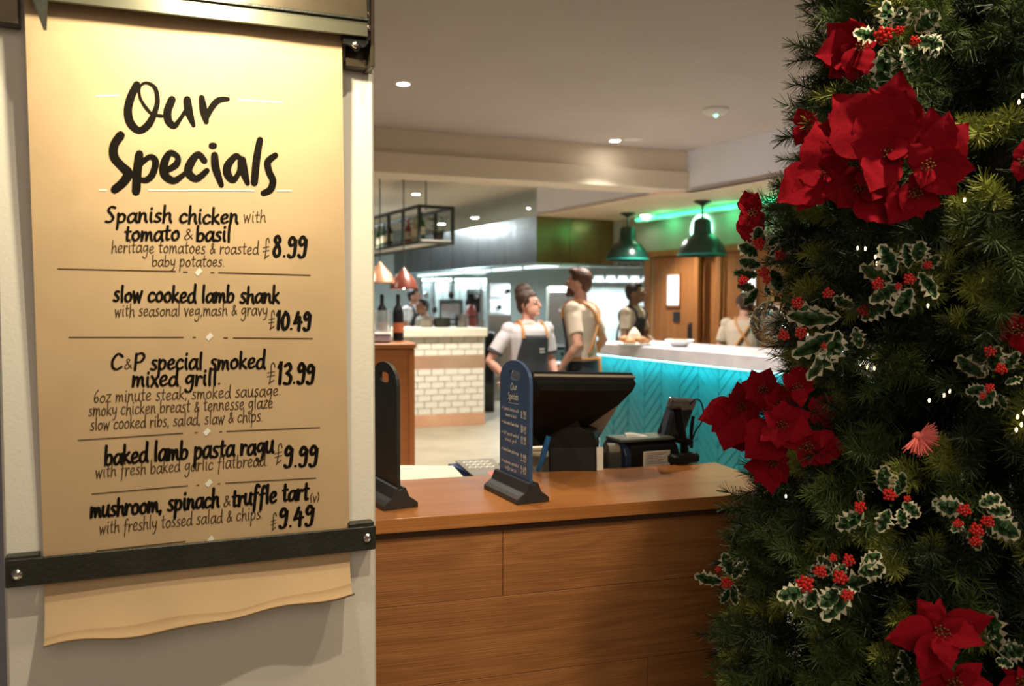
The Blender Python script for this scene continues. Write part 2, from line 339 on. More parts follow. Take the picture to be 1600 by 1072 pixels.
G={
'a':(.98,".85,.8 .5,1 .12,.6 .15,.12 .42,0 .75,.4 .87,.95 .87,.95 .84,.3 .98,0"),
'b':(.95,".15,1.75 .13,.9 .16,.05 .16,.05 .22,.6 .5,.95 .82,.7 .76,.2 .45,0 .16,.1"),
'c':(.82,".75,.85 .45,1 .12,.6 .15,.15 .45,0 .78,.2"),
'd':(1.,".8,.8 .45,.95 .1,.55 .15,.1 .45,0 .75,.35 .85,1.75 .85,1.75 .82,.4 .98,0"),
'e':(.85,".15,.42 .6,.58 .7,.85 .45,1 .13,.65 .15,.2 .4,0 .8,.2"),
'f':(.72,".78,1.6 .55,1.78 .38,1.4 .32,.5 .24,-.6|.05,.9 .7,1"),
'g':(.95,".8,.85 .45,1 .13,.6 .3,.2 .65,.45 .82,.95 .82,.95 .8,0 .6,-.65 .25,-.7 .1,-.5"),
'h':(.9,".15,1.75 .12,0 .12,0 .2,.6 .5,.95 .7,.8 .72,.3 .86,0"),
'i':(.42,".2,1 .19,.3 .3,0|.22,1.42 .25,1.5"),
'k':(.85,".15,1.75 .13,0|.7,1 .2,.5 .2,.5 .8,0"),
'l':(.42,".22,1.75 .19,.8 .23,0"),
'm':(1.3,".12,1 .12,0 .12,0 .25,.7 .45,.95 .6,.7 .6,.05 .6,.05 .75,.7 .95,.95 1.08,.7 1.1,.25 1.22,0"),
'n':(.92,".12,1 .12,0 .12,0 .25,.7 .5,.95 .68,.75 .7,.25 .85,0"),
'o':(.9,".55,1 .15,.7 .15,.2 .45,0 .78,.3 .75,.8 .5,1 .4,.85"),
'p':(.92,".15,1 .14,-.1 .1,-.75|.14,.5 .45,.98 .78,.75 .72,.2 .4,0 .15,.15"),
'r':(.68,".12,1 .14,0 .14,0 .25,.65 .45,.95 .68,.85"),
's':(.72,".65,.95 .35,.98 .2,.72 .5,.45 .6,.18 .35,0 .05,.08"),
't':(.68,".35,1.5 .3,.6 .35,.05 .6,.1|.05,1 .68,1.05"),
'u':(.92,".13,1 .12,.3 .35,0 .65,.3 .78,1 .78,1 .76,.25 .9,0"),
'v':(.75,".08,1 .35,0 .35,0 .7,1"),
'w':(1.15,".08,1 .28,0 .28,0 .55,.8 .55,.8 .78,0 .78,0 1.08,1.05"),
'x':(.82,".1,1 .75,0|.72,1 .08,0"),
'y':(.88,".1,1 .15,.4 .4,.2 .72,.5|.76,1 .7,0 .5,-.6 .15,-.7"),
'z':(.78,".1,.95 .7,.98 .7,.98 .1,.03 .1,.03 .75,.03"),
'C':(.95,".85,1.35 .5,1.65 .14,1 .18,.25 .5,0 .85,.25"),
'O':(1.3,".6,1.7 .15,1 .3,.1 .8,0 1.15,.9 .8,1.65 .5,1.5"),
'P':(.9,".18,1.6 .15,0|.18,1.5 .6,1.65 .85,1.3 .6,.8 .2,.75"),
'S':(.95,".85,1.65 .45,1.75 .2,1.35 .5,.9 .72,.45 .45,.02 .02,.05"),
'V':(.8,".1,1.3 .38,0 .38,0 .75,1.3"),
'&':(.95,".9,.1 .35,.95 .4,1.35 .65,1.2 .3,.6 .12,.25 .4,0 .85,.6"),
'£':(.85,".75,1.35 .6,1.75 .38,1.5 .4,.7 .3,-.1 .3,-.1 .75,.15|.05,.85 .75,.95|.05,.5 .75,.6"),
'0':(.85,".45,1.7 .12,1.1 .15,.3 .42,0 .75,.5 .72,1.3 .4,1.7"),
'1':(.5,".1,1.35 .3,1.7 .3,1.7 .27,0"),
'3':(.85,".12,1.5 .5,1.72 .7,1.3 .35,.92 .35,.92 .75,.6 .6,.05 .1,.08"),
'4':(.95,".42,1.65 .1,.65 .1,.65 .88,.75|.62,1.2 .58,0"),
'6':(.85,".7,1.65 .25,1.1 .13,.4 .4,0 .72,.3 .55,.75 .2,.55"),
'8':(.85,".65,1.45 .4,1.72 .2,1.35 .6,.8 .68,.3 .4,0 .15,.35 .3,.8 .65,1.3 .62,1.5"),
'9':(.85,".7,1.35 .4,1.7 .14,1.3 .3,.95 .65,1.2 .72,1.5 .7,.8 .6,.1 .3,-.05 .12,.1"),
'.':(.35,".15,.05 .19,.06"),',':(.35,".18,.1 .1,-.2"),'(':(.5,".4,1.5 .15,.8 .35,-.1"),')':(.5,".1,1.5 .35,.8 .12,-.1"),' ':(.5,"")}
def text(mb, s, x0, y0, x1, y1, xh, w, mapf, jit=.05, track=.10):
    tot=sum(G[c][0]+track for c in s)-track; sx=(x1-x0)/tot; ty=(y1-y0)/max(1e-6,(x1-x0)); cx=0
    for c in s:
        a,st=G[c]; dy=random.uniform(-jit,jit)*xh; k=random.uniform(.94,1.06)
        for q in st.split('|'):
            if not q: continue
            pts=[]
            for e in q.split():
                X,Y=map(float,e.split(',')); Y*=k; X+=Y*.06
                xx=x0+(cx+X)*sx; pts.append([xx,y0+ty*(xx-x0)-Y*xh+dy,w])
            pp=cr(pts,4)
            for i,p in enumerate(pp):
                j=min(i+1,len(pp)-1); i0=max(0,i-1); an=atan2(pp[j][1]-pp[i0][1],pp[j][0]-pp[i0][0]); p[2]=w*(.72+.42*abs(sin(an+.3)))
            stroke(mb,pp,mapf,w>1)
        cx+=a+track
    return mb
def mp(x,y):
    u,z=puz(x,y,.0005); return lu(u,z,poff(u,z)+.0007)
B=4.0; Tn=1.55
tx=[('Spanish',165,347,268,347,15,B),('chicken',280,348,372,349,15,B),('with',380,347,415,347,12,Tn),('tomato',194,376,280,375,15,B),('&',286,374,301,374,13,Tn),('basil',306,376,360,377,15,B),
('heritage tomatoes & roasted',174,394,404,397,11.5,Tn),('£',410,401,421,401,19,Tn),('8.99',425,400,479,402,19.5,5),('baby potatoes.',237,416,351,416,11,Tn),
('slow cooked lamb shank',177,471,436,473,15.5,B),('with seasonal veg,mash & gravy',179,494,418,492,11.5,Tn),('£',419,513,429,513,16,Tn),('10.49',431,514,485,516,17,5),
('C',172,578,192,577,16,B),('&',193,576,206,576,12,Tn),('P',208,578,225,577,16,B),('special',235,577,316,576,16,B),('smoked',328,577,414,575,16,B),('mixed grill.',206,604,345,601,16,B),
('£',416,597,430,596,18,Tn),('13.99',433,600,491,599,19,5),('6oz minute steak, smoked sausage.',146,629,439,618,12,Tn),('smoky chicken breast & tennesse glaze',138,650,426,637,12,Tn),('slow cooked ribs, salad, slaw & chips.',141,672,411,658,12,Tn),
('baked lamb pasta ragu',163,726,427,707,17.5,B+.4),('with fresh baked garlic flatbread.',149,746,419,727,12.5,Tn),('£',428,724,441,722,17,Tn),('9.99',443,730,496,727,19,5),
('mushroom, spinach',141,809,342,791,17,B+.4),('&',348,792,360,790,13,Tn),('truffle tart',362,791,482,780,17,B+.4),('(v)',484,784,499,783,9,1.4),
('with freshly tossed salad & chips.',155,834,411,810,12.5,Tn),('£',422,827,432,825,16,Tn),('9.49',435,825,490,820,18,5)]
for s,x0,y0,x1,y1,xh,w_ in tx:
    mb=MB(); text(mb,s,x0,y0,x1,y1,xh*.94,w_,mp); obj('handwritten_price' if s[0].isdigit() and '.' in s else 'handwritten_words',mb,M_ink if w_>3 else M_ink2,paper)
big=["325,165,55 280,260,60 255,370,60 275,470,60 345,530,50 420,480,55 470,380,42 490,290,36 470,190,30 400,150,22 348,185,22 352,270,22 400,350,25 450,400,22 525,415,24",
"605,285,58 570,380,60 580,455,56 625,492,45 670,440,30 715,370,30","727,285,56 740,380,60 778,488,30","842,268,42 858,370,58 880,460,38","880,440,30 920,350,45 975,290,45 1050,280,32"]
big2=["195,570,65 145,650,65 145,740,65 200,810,60 255,870,70 220,940,65 150,1000,60","345,720,60 330,850,65 320,1015,62","350,800,40 430,740,40 475,780,50 450,880,50 400,925,45 350,920,35",
"565,850,40 640,800,50 650,740,40 590,710,45 545,790,60 545,880,60 620,930,50 700,880,35 730,850,30","865,772,45 815,720,45 760,780,60 735,860,60 800,915,50 885,850,40","945,728,52 955,830,58 1000,965,38","922,652,46 940,652,46",
"1140,745,40 1110,735,42 1050,810,58 1050,880,58 1095,925,45 1140,860,35 1150,780,40","1165,765,56 1180,860,60 1208,950,36","1307,605,46 1280,760,54 1262,945,52","1430,728,42 1370,780,50 1380,860,50 1410,930,50 1390,1000,50 1335,1030,42"]
for lst in (big,big2):
    mb=MB()
    for s in lst:
        pts=[[150+float(a)/5.103,100+float(b)/5.103,float(c)/5.103*1.14] for a,b,c in (e.split(',') for e in s.split())]
        stroke(mb,cr(pts,6),mp)
    obj('heading_word',mb,M_ink,paper)
mw=MB(); md_=MB()
for L in [(90,420,275,424),(286,425,293,425),(329,426,335,426),(341,426,485,430),(107,527,287,527),(301,527,306,527),(349,528,356,528),(364,528,489,529),(122,688,286,677),(304,676,309,676),(343,675,347,674),(354,674,500,668),(143,772,294,759),(307,758,311,758),(340,756,344,756),(352,755,494,747),(372,842,492,835),(150,861,290,846)]:
    n=max(1,int((L[2]-L[0])/8)); mb=MB(); stroke(mb,[[L[0]+(L[2]-L[0])*i/n,L[1]+(L[3]-L[1])*i/n,1.5] for i in range(n+1)],mp,False); obj('divider_line',mb,M_ink2,paper)
for L in [(372,156,442,160),(150,150,187,149),(155,297,167,297),(232,297,398,298),(432,298,456,298)]:
    n=max(1,int((L[2]-L[0])/8)); stroke(mw,[[L[0]+(L[2]-L[0])*i/n,L[1]+(L[3]-L[1])*i/n,2.4] for i in range(n+1)],mp,False)
for x,y in [(310,425),(327,526),(323,675),(326,755),(329,843)]:
    md_.add([mp(x-6,y+1.5),mp(x+1.5,y-6.5),mp(x+6.5,y-1),mp(x-1,y+6.5)],[(0,1,2,3)])
obj('chalk_lines',mw,M_white,paper); obj('diamond_marks',md_,M_white,paper)
# ---- lower clamp strip
st = thing('clamp_strip','dark metal strip bolted across the pillar, holding the paper menu near its foot','metal strip',PR,angU)
a=uz(8,898,.03); b=uz(587,840,.03); zc=(a[1]+b[1])/2; u0_,u1_=a[0],b[0]
dz=(b[1]-a[1])
sh=atan2(dz,u1_-u0_); mx=Matrix.Rotation(-sh,3,'Y')
Ls=sqrt((u1_-u0_)**2+dz**2)
obj('strip_bar', MB().box(lu((u0_+u1_)/2,zc,.028),(Ls,.007,.042),bev=.001,mx=mx), M_iron, st)
for s in (0,1):
    px,py=((26,899),(575,841))[s]; u,z=uz(px,py,.035)
    tab=MB().box(lu(u+(.006 if s==0 else -.008),z+.002,.011),(.045,.022,.046),bev=.001); obj('spacer_block',tab,M_iron,st)
    bm=MB(); q=Matrix.Rotation(pi/2,3,'X')
    bm.loft([[lu(u+r*cos(t_),z+r*sin(t_),o_) for t_ in [2*pi*i/16 for i in range(16)]] for r,o_ in ((.0075,.031),(.0075,.034),(.005,.036),(.0035,.0355),(.003,.033))])
    obj('bolt',bm,M_steel,st,smooth=True)
# ---- roll holder on top
rh = thing('roll_holder','dark metal paper roll holder with brackets at the top of the pillar','roll holder',PR,angU)
def pbox(mb, x0,y0,x1,y1, o0, o1, bev=.001):
    u0,z0=uz(x0,y1,o1); u1,z1=uz(x1,y0,o1); return mb.box(lu((u0+u1)/2,(z0+z1)/2,(o0+o1)/2),(abs(u1-u0),o1-o0,abs(z1-z0)),bev=bev)
a=uz(75,-10,.075); b=uz(562,47,.075)
sh=atan2(b[1]-a[1],b[0]-a[0]); mx=Matrix.Rotation(-sh,3,'Y'); zb=(a[1]+b[1])/2; uc=(a[0]+b[0])/2-.01; Lb=b[0]-a[0]+.05
obj('tear_bar', MB().box(lu(uc,zb+.004,.070),(Lb,.005,.026),bev=.001,mx=mx), mat('olive_bar_metal',(.09,.088,.060),.4,.5), rh)
obj('tear_bar_flange', MB().box(lu(uc,zb+.018,.064),(Lb,.030,.004),bev=.0005,mx=mx), M_iron, rh)
obj('roll_housing', MB().box(lu(uc,zb+.058,.062),(Lb,.02,.075),bev=.002,mx=mx), M_iron2, rh)
br=MB(); pbox(br,541,-60,583,103,.002,.008); pbox(br,579,-60,585,104,.002,.055); pbox(br,541,95,583,103,.002,.03)
obj('side_bracket',br,M_iron2,rh)
br=MB(); pbox(br,-30,-60,27,31,.002,.03); obj('side_bracket',br,M_iron2,rh)
pl=MB(); q=[uz(x,y,.06) for x,y in ((536,48),(577,56),(575,68),(569,74),(563,74),(560,80),(555,80),(550,73),(536,66))]
pl.loft([[lu(u,z,o_) for u,z in q] for o_ in (.055,.062)]); obj('end_plate',pl,M_black,rh)
pl=MB(); pbox(pl,536,-60,578,58,.04,.060); obj('end_housing',pl,M_iron,rh)
for px,py,r in ((555,70,.0065),(574,44,.006),(574,22,.004)):
    u,z=uz(px,py,.064); bm=MB().ball(lu(u,z,.066),(r,r*.7,r),14); obj('bolt',bm,M_steel,rh,smooth=True)
pl=MB(); q=[uz(x,y,.08) for x,y in ((40,-30),(76,-30),(73,47),(68,47))]; pl.loft([[lu(u,z,o_) for u,z in q] for o_ in (.078,.084)]); obj('dark_taper_plate',pl,M_iron,rh)  # dark tapered plate in front of the paper's upper left
# ============================================================ HOST COUNTER
ZT = 1.0
A = onz(588,813,ZT); Bq = onz(1142,774,ZT); cdir = V((Bq.x-A.x,Bq.y-A.y,0)).normalized(); angC = atan2(cdir.y,cdir.x); cback = V((-cdir.y,cdir.x,0))
def CL(p): q=V(p)-A; return q.dot(cdir), q.dot(cback)
bk = [CL(onz(626,750,ZT)),CL(onz(1161,720,ZT))]
LX0, LX1 = -.42, CL(Bq)[0]+.20
def byk(x): k=(x-bk[0][0])/(bk[1][0]-bk[0][0]); return bk[0][1]+(bk[1][1]-bk[0][1])*k
counter = thing('host_counter','wooden host counter with oak board front between the pillar and the christmas tree','counter',(A.x,A.y,0),angC)
poly_=[(LX0,0),(LX1,0),(LX1,byk(LX1)),(LX0,byk(LX0))]
mb=MB(); P2=poly_; mb.prism(P2,ZT-.034,ZT); o=obj('counter_top',mb,M_top,counter)
md=o.modifiers.new('edge','BEVEL'); md.width=.002; md.segments=2
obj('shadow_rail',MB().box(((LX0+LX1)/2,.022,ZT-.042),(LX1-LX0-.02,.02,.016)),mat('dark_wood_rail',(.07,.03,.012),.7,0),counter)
xs = {0:CL(onp(789,880,A,cback))[0], 2:CL(onp(1017,1050,A,cback))[0]}
rows=[(.954,.785,[LX0+.01,xs[0],LX1-.01]),(.785,.585,[LX0+.01,LX0+.35,LX1-.01]),(.585,.385,[LX0+.01,xs[2]-.0,LX1-.01]),(.385,.19,[LX0+.01,.3,LX1-.01]),(.19,.03,[LX0+.01,.5,LX1-.01])]
for z1,z0,cuts in rows:
    for a,b in zip(cuts,cuts[1:]):
        obj('oak_board',MB().box(((a+b)/2,.028,(z0+z1)/2),(b-a-.0012,.02,z1-z0-.0012),bev=.0008),M_oak,counter)
obj('carcass',MB().box(((LX0+LX1)/2,.20,.48),(LX1-LX0-.04,.31,.95)),M_wood2,counter)
# lower staff worktop behind
ZW=.90
wt = thing('staff_worktop','lower dark worktop behind the host counter carrying the till','worktop',(A.x,A.y,0),angC)
mb=MB().prism([(LX0+.05,byk(LX0)+.01),(LX1,byk(LX1)+.01),(LX1-.05,byk(LX1)+.72),(LX0+.35,byk(LX0)+.60)],ZW-.04,ZW); obj('worktop_slab',mb,mat('worktop_laminate',(.10,.07,.05),.5,0),wt)
mb=MB().prism([(LX0+.07,byk(LX0)+.03),(LX1-.02,byk(LX1)+.03),(LX1-.07,byk(LX1)+.68),(LX0+.37,byk(LX0)+.56)],.02,ZW-.04); obj('worktop_carcass',mb,M_wood2,wt)
# ---- menu holders
def holder(p, ang, label, mface, cat='menu holder'):
    t=thing('table_menu_holder',label,cat,p,ang)
    prof=[(-.046,0),(-.046,.012),(-.036,.020),(-.024,.028),(-.017,.045),(-.014,.052),(-.005,.053),(-.005,.048),(.005,.048),(.005,.053),(.014,.052),(.017,.045),(.024,.028),(.036,.020),(.046,.012),(.046,0)]
    Wd=.206
    o=obj('base',MB().loft([[V((s*Wd/2,y,z)) for y,z in prof] for s in (-1,1)]),M_base,t); md=o.modifiers.new('b','BEVEL'); md.width=.002; md.segments=2
    H=.355; hw=.089; pts=[(-hw,.03),(hw,.03),(hw,H-.055)]
    for k in range(1,12): a=pi*k/12; pts.append((hw*cos(a)**1 if abs(cos(a))<2 else 0, H-.055+.055*sin(a)**.9))
    pts.append((-hw,H-.055))
    # board with handle slot: ring topology
    n=40; hc=(0,H-.052)
    def outer(a):
        d=(cos(a),sin(a)); best=9
        for i in range(len(pts)):
            p=pts[i];q=pts[(i+1)%len(pts)]; ex,ey=q[0]-p[0],q[1]-p[1]; den=d[0]*ey-d[1]*ex
            if abs(den)<1e-9: continue
            tt=((p[0]-hc[0])*ey-(p[1]-hc[1])*ex)/den; ss=((p[0]-hc[0])*d[1]-(p[1]-hc[1])*d[0])/den
            if tt>0 and -.001<=ss<=1.001: best=min(best,tt)
        return (hc[0]+d[0]*best,hc[1]+d[1]*best)
    angs=sorted([2*pi*i/n for i in range(n)]+[atan2(p[1]-hc[1],p[0]-hc[0])%(2*pi) for p in ((-hw,.03),(hw,.03),(hw,H-.055),(-hw,H-.055))])
    O=[outer(a) for a in angs]; I=[(.034*(abs(cos(a))**.5)*(1 if cos(a)>0 else -1), hc[1]+.013+.0130*(abs(sin(a))**.55)*(1 if sin(a)>0 else -1)) for a in angs]
    m_=len(angs); T=.0045; vs=[V((x,-T,z)) for x,z in O]+[V((x,-T,z)) for x,z in I]+[V((x,T,z)) for x,z in O]+[V((x,T,z)) for x,z in I]; fs=[]
    for i in range(m_):
        j=(i+1)%m_; fs+=[(i,j,m_+j,m_+i),(2*m_+j,2*m_+i,3*m_+i,3*m_+j),(j,i,2*m_+i,2*m_+j),(m_+i,m_+j,3*m_+j,3*m_+i)]
    obj('chalkboard',MB().add(vs,fs),mface,t); return t,T,H
hf=onz(752,762,ZT); hb=onz(812,792,ZT)          # front long edge of the base, left and right
hdir=V((hb.x-hf.x,hb.y-hf.y,0)).normalized(); angH=atan2(hdir.y,hdir.x); hcn=(hf+hb)/2+V((-hdir.y,hdir.x,0))*.046
h1,T_,H_=holder((hcn.x,hcn.y,ZT),angH,'dark chalkboard menu holder with painted blue sheen and white writing in front of the till',M_slate)
def bm_(x,y): return V(((x-50)/100*.178,-T_-.0006,(200-y)/200*.355))      # drawing space 100 x 200
mb=MB()
text(mb,'Our',38,44,60,43,5.5,1.3,bm_); text(mb,'Specials',30,58,64,57,5.5,1.3,bm_)
stroke(mb,[[32,64,.6],[66,63,.6]],bm_)
for y,a,b,p in ((76,'Spanish chicken with','tomato & basil','8.99'),(97,'slow cooked lamb shank','','10.49'),(113,'C&P special smoked','mixed grill','13.99'),(138,'baked lamb pasta ragu','','9.99'),(156,'mushroom, spinach &','truffle tart (v)','9.49')):
    mb.add([bm_(7,y-2),bm_(9,y-4),bm_(11,y-2),bm_(9,y)],[(0,1,2,3)])
    text(mb,a,14,y,66,y,3.0,.75,bm_)
    if b: text(mb,b,20,y+9,58,y+9,3.0,.75,bm_)
    text(mb,p,73,y+6,90,y+6,6,1.25,bm_)
obj('chalk_writing',mb,M_white,h1)
p=onz(612,790,ZT)
hcn=V((-.305,2.10,ZT))
h2,_,_=holder(onz(603,782,ZT),angH+.06,'dark menu holder seen from its blank back beside the pillar edge',M_slate2)
# ---- till monitor
mon = thing('till_monitor','black till screen seen from behind on its stand, facing the staff','monitor',onz(883,745,ZT).lerp(onz(883,745,ZT),0)*0+V((at(885,700,2.62).x,2.62,ZW)),0)
mo=V(mon.location)
TR=at(992,590,2.50); TL=at(835,588,2.33); 
uu=(TR-TL); BR=at(933,690,2.70); vv=(BR-TR); BL=BR-uu; nn=uu.cross(vv).normalized()   # points?
if nn.y<0: nn=-nn      # to staff side
def slab(mb,a,b,c,d,t0,t1,mi=0): mb.loft([[x+nn*t0-mo for x in (a,b,c,d)],[x+nn*t1-mo for x in (a,b,c,d)]],mi)
def mpnt(s,t): return TL+uu*s+vv*t
mb=MB(); slab(mb,mpnt(0,0),mpnt(1,0),mpnt(1,1),mpnt(0,1),-.0,.022); o=obj('screen_frame',mb,M_black,mon); md=o.modifiers.new('b','BEVEL'); md.width=.003; md.segments=2
mb=MB(); slab(mb,mpnt(.03,.03),mpnt(.97,.03),mpnt(.97,.97),mpnt(.03,.97),.0221,.0235); obj('screen_glass',mb,M_black,mon)
mb=MB(); slab(mb,mpnt(.03,.22),mpnt(.995,.22),mpnt(.99,.99),mpnt(.03,.99),-.002,-.0002); obj('rear_panel',mb,mat('taupe_plastic',(.52,.45,.34),.5,0,.08),mon)
mb=MB()
r0=[mpnt(.0,.008),mpnt(.985,.008),mpnt(.93,.26),mpnt(.74,.58),mpnt(.66,.95),mpnt(.25,.95),mpnt(.0,.60)]
r1=[mpnt(.03,.05),mpnt(.94,.05),mpnt(.88,.25),mpnt(.70,.55),mpnt(.66,.85),mpnt(.3,.85),mpnt(.05,.55)]
mb.loft([[x-mo-nn*.0025 for x in r0],[x-mo-nn*.022 for x in r0],[x-mo-nn*.04 for x in r1]]); obj('back_shell',mb,M_black,mon)
mb=MB(); slab(mb,mpnt(-.002,-.012),mpnt(1.0,-.012),mpnt(1.0,.012),mpnt(-.002,.012),-.003,.006); obj('top_edge_trim',mb,M_grey,mon)
# stand: wide tapered column from the back of the screen to the base
q0=at(832,742,2.52)-mo; 
def sec(px0,px1,py,d,t): a=at(px0,py,d)-mo; b=at(px1,py,d)-mo; return [a,b,b+V((.02,t,0)),a+V((.02,t,0))]
mb=MB(); mb.loft([sec(858,932,748,2.48,.16),sec(856,933,700,2.50,.13),sec(853,928,676,2.50,.10),sec(856,905,668,2.50,.09),sec(860,900,640,2.48,.07)]); 
o=obj('stand',mb,M_black,mon); md=o.modifiers.new('b','BEVEL'); md.width=.006; md.segments=3
c=(at(895,700,2.55)-mo); obj('stand_foot',MB().box((c.x,.03,.012),(.24,.24,.024),0,.008),M_black,mon)
mb=MB(); pts=[at(857,682,2.46)-mo,at(852,700,2.46)-mo,at(846,722,2.47)-mo,at(840,735,2.48)-mo]; mb.tube(pts,[.008,.009,.009,.006],8); obj('blue_cable',mb,mat('blue_cable_plastic',(.02,.16,.45),.4,0),mon,smooth=True)
# stack of pale box behind
t=thing('till_drawer_box','cream box behind the till stand beside the blue cable','box',(at(845,700,2.75).x,2.75,ZW),.2)
obj('box_body',MB().box((0,0,.06),(.10,.08,.12),bev=.003),M_pap,t); obj('box_lid',MB().box((0,0,.127),(.104,.084,.012),bev=.002),M_pap,t)
# ---- receipt printer
pp=at(1000,700,2.66); pr=thing('receipt_printer','black receipt printer with a white label beside the till stand','printer',(pp.x,pp.y,ZW),angC+.10)
hh=pp.z-ZW+.06
def pz(y): return at(1000,y,2.62).z-ZW
zt=pz(690); zb_=pz(728)-.05
mb=MB(); prof=[(-.075,0),(-.075,zt-.035),(-.062,zt-.012),(-.035,zt),(.05,zt),(.07,zt-.02),(.07,0)]
o=obj('printer_body',mb.loft([[V((s,y,z)) for y,z in prof] for s in (-.075,.10)]),M_black,pr); md=o.modifiers.new('b','BEVEL'); md.width=.003; md.segments=2
mb=MB(); o=obj('side_cap',mb.loft([[V((s,y*1.03,z*1.0)) for y,z in prof] for s in (-.098,-.076)]),mat('navy_plastic',(.012,.03,.085),.35,0),pr); md=o.modifiers.new('b','BEVEL'); md.width=.005; md.segments=3
obj('lid',MB().box((.0,.0,zt+.006),(.20,.10,.010),bev=.003),mat('grey_green_plastic',(.10,.12,.10),.4,0),pr)
lb=MB().box((.015,-.0765,zt-.050),(.098,.0012,.050)); wl=obj('white_label',lb,M_paw,pr)
lb=MB(); 
for i in range(7): lb.box((.012-.004*(i%3),-.0775,zt-.032-.0052*i),(.078-.010*(i%3),.0006,.0012))
obj('label_print',lb,M_black,wl)
def rc(s,t): return V((-.06+.075*s, -.02+.02*t, zt+.012+.014*sin(t*2.2)*(.5+.5*sin(3*s+1))))
obj('receipt_paper',MB().grid(rc,8,5),M_paw,pr,smooth=180)
# small grey reel left of the printer
t=thing('tape_reel','small grey tape dispenser between till stand and receipt printer','dispenser',(at(958,708,2.58).x,2.60,ZW),.2)
zz=at(958,706,2.58).z-ZW
obj('stand_block',MB().box((0,0,zz*.5),(.05,.06,zz),bev=.004),mat('dark_grey_plastic',(.06,.06,.055),.4,0),t)
obj('reel',MB().loft([[V((s,.024*cos(a),zz+.0+.024*sin(a))) for a in [2*pi*i/20 for i in range(20)]] for s in (-.018,.018)]),M_grey,t,smooth=True)
t=thing('till_slip','white paper slip standing beside the till stand','paper slip',(at(940,706,2.45).x,2.50,ZW),.1)
obj('slip',MB().box((0,0,.085),(.020,.004,.17)),M_paw,t)
# ---- card terminal on its stand
cp=at(1070,690,2.72); ct=thing('card_terminal','black card payment terminal tilted on a stand with looping cable','card terminal',(cp.x,cp.y,ZW),angC+.25)
def L3(x,y,d): 
    q=at(x,y,d)-V((cp.x,cp.y,ZW)); a=-(angC+.25); return V((q.x*cos(a)-q.y*sin(a),q.x*sin(a)+q.y*cos(a),q.z))
def bar(mb,p,q,wv,dv_): mb.loft([[p-wv/2-dv_/2,p+wv/2-dv_/2,p+wv/2+dv_/2,p-wv/2+dv_/2],[q-wv/2-dv_/2,q+wv/2-dv_/2,q+wv/2+dv_/2,q-wv/2+dv_/2]]); return mb
tA=L3(1066,628,2.66); tB=L3(1045,685,2.76); wv=L3(1090,628,2.72)-L3(1052,626,2.66)
axis=(tB-tA).normalized(); dn=axis.cross(wv).normalized()*.018
mb=MB(); bar(mb,tA,tB,wv,dn); o=obj('terminal_body',mb,M_black,ct); md=o.modifiers.new('b','BEVEL'); md.width=.005; md.segments=3
mb=MB(); bar(mb,tA-axis*.012,tA+axis*.028,wv*1.02,dn*1.25); o=obj('reader_head',mb,mat('shiny_grey_plastic',(.16,.15,.16),.18,.2),ct); md=o.modifiers.new('b','BEVEL'); md.width=.007; md.segments=3
mb=MB(); bar(mb,L3(1047,640,2.64),L3(1036,686,2.72),(wv*.18),dn*1.3); o=obj('side_grip',mb,mat('blue_grey_plastic',(.06,.09,.16),.3,0),ct)
mb=MB(); mb.tube([L3(1060,640,2.66),L3(1063,665,2.66),L3(1068,690,2.68),L3(1070,712,2.70)],[.012,.015,.012,.016],8); mb.tube([L3(1083,650,2.70),L3(1080,675,2.70),L3(1080,700,2.70)],[.006,.006,.006],8)
mb.tube([L3(1052,685,2.66),L3(1080,692,2.68)],.012,8); obj('stand_arm',mb,M_black,ct,smooth=True)
mb=MB().lathe([(.055,0),(.055,.02),(.045,.035),(.02,.045),(.012,.10),(.005,.10)],n=24); obj('stand_base',mb,M_black,ct,smooth=True)
mb=MB(); mb.tube([V(p) for p in cr([list(L3(*p)) for p in [(1078,632,2.66),(1086,624,2.68),(1095,628,2.7),(1099,645,2.72),(1095,662,2.72),(1086,675,2.72),(1080,695,2.74)]],4)],.0028,6); obj('cable',mb,M_black,ct,smooth=True)
mb=MB().box(L3(1068,716,2.62),(.10,.05,.03),bev=.006); obj('cradle',mb,M_black,ct)
# ---- papers
def sheetp(name,label,cat,pxs,z,th,m,n=1):
    P=[onz(x,y,z) for x,y in pxs]; c=sum(P,V())/len(P); t=thing(name,label,cat,(c.x,c.y,ZW))
    return t,[p-c for p in P],z-ZW
t,P,hz=sheetp('paper_stack','stack of blank cream paper on the worktop between the two menu holders','paper',[(620,756),(608,727),(706,728),(724,747)],ZW+.045,.04,M_pap)
mb=MB(); mb.loft([[p+V((0,0,.001)) for p in P],[p+V((0,0,hz-.008)) for p in P]]); obj('sheets',mb,mat('blue_edge_paper',(.25,.32,.50),.7,0),t)
mb=MB(); mb.loft([[p*1.01+V((.003,0,hz-.007)) for p in P],[p*1.01+V((.003,0,hz)) for p in P]]); obj('top_sheet',mb,M_pap,t)
t,P,hz=sheetp('leaflet_stack','stack of printed leaflets with a pink corner left of the chalkboard menu holder','leaflets',[(745,744),(708,720),(765,716),(800,742)],ZW+.05,.04,M_paw)
mb=MB()
for k in range(4):
    q=Matrix.Rotation(.10*(k-1.5),3,'Z'); mb.loft([[q@p+V((0,0,.002+k*.011)) for p in P],[q@p+V((0,0,.009+k*.011)) for p in P]])
obj('lower_leaflets',mb,mat('navy_leaflet',(.03,.06,.16),.4,0),t)
q=Matrix.Rotation(-.06,3,'Z'); P=[q@p for p in P]
obj('top_leaflet',MB().loft([[p+V((0,0,hz-.004)) for p in P],[p+V((0,0,hz)) for p in P]]),mat('grey_brown_leaflet',(.26,.24,.20),.4,0),t)
def lf(s,r_): return (P[0]*(1-s)+P[3]*s)*(1-r_)+(P[1]*(1-s)+P[2]*s)*r_+V((0,0,hz+.0008))
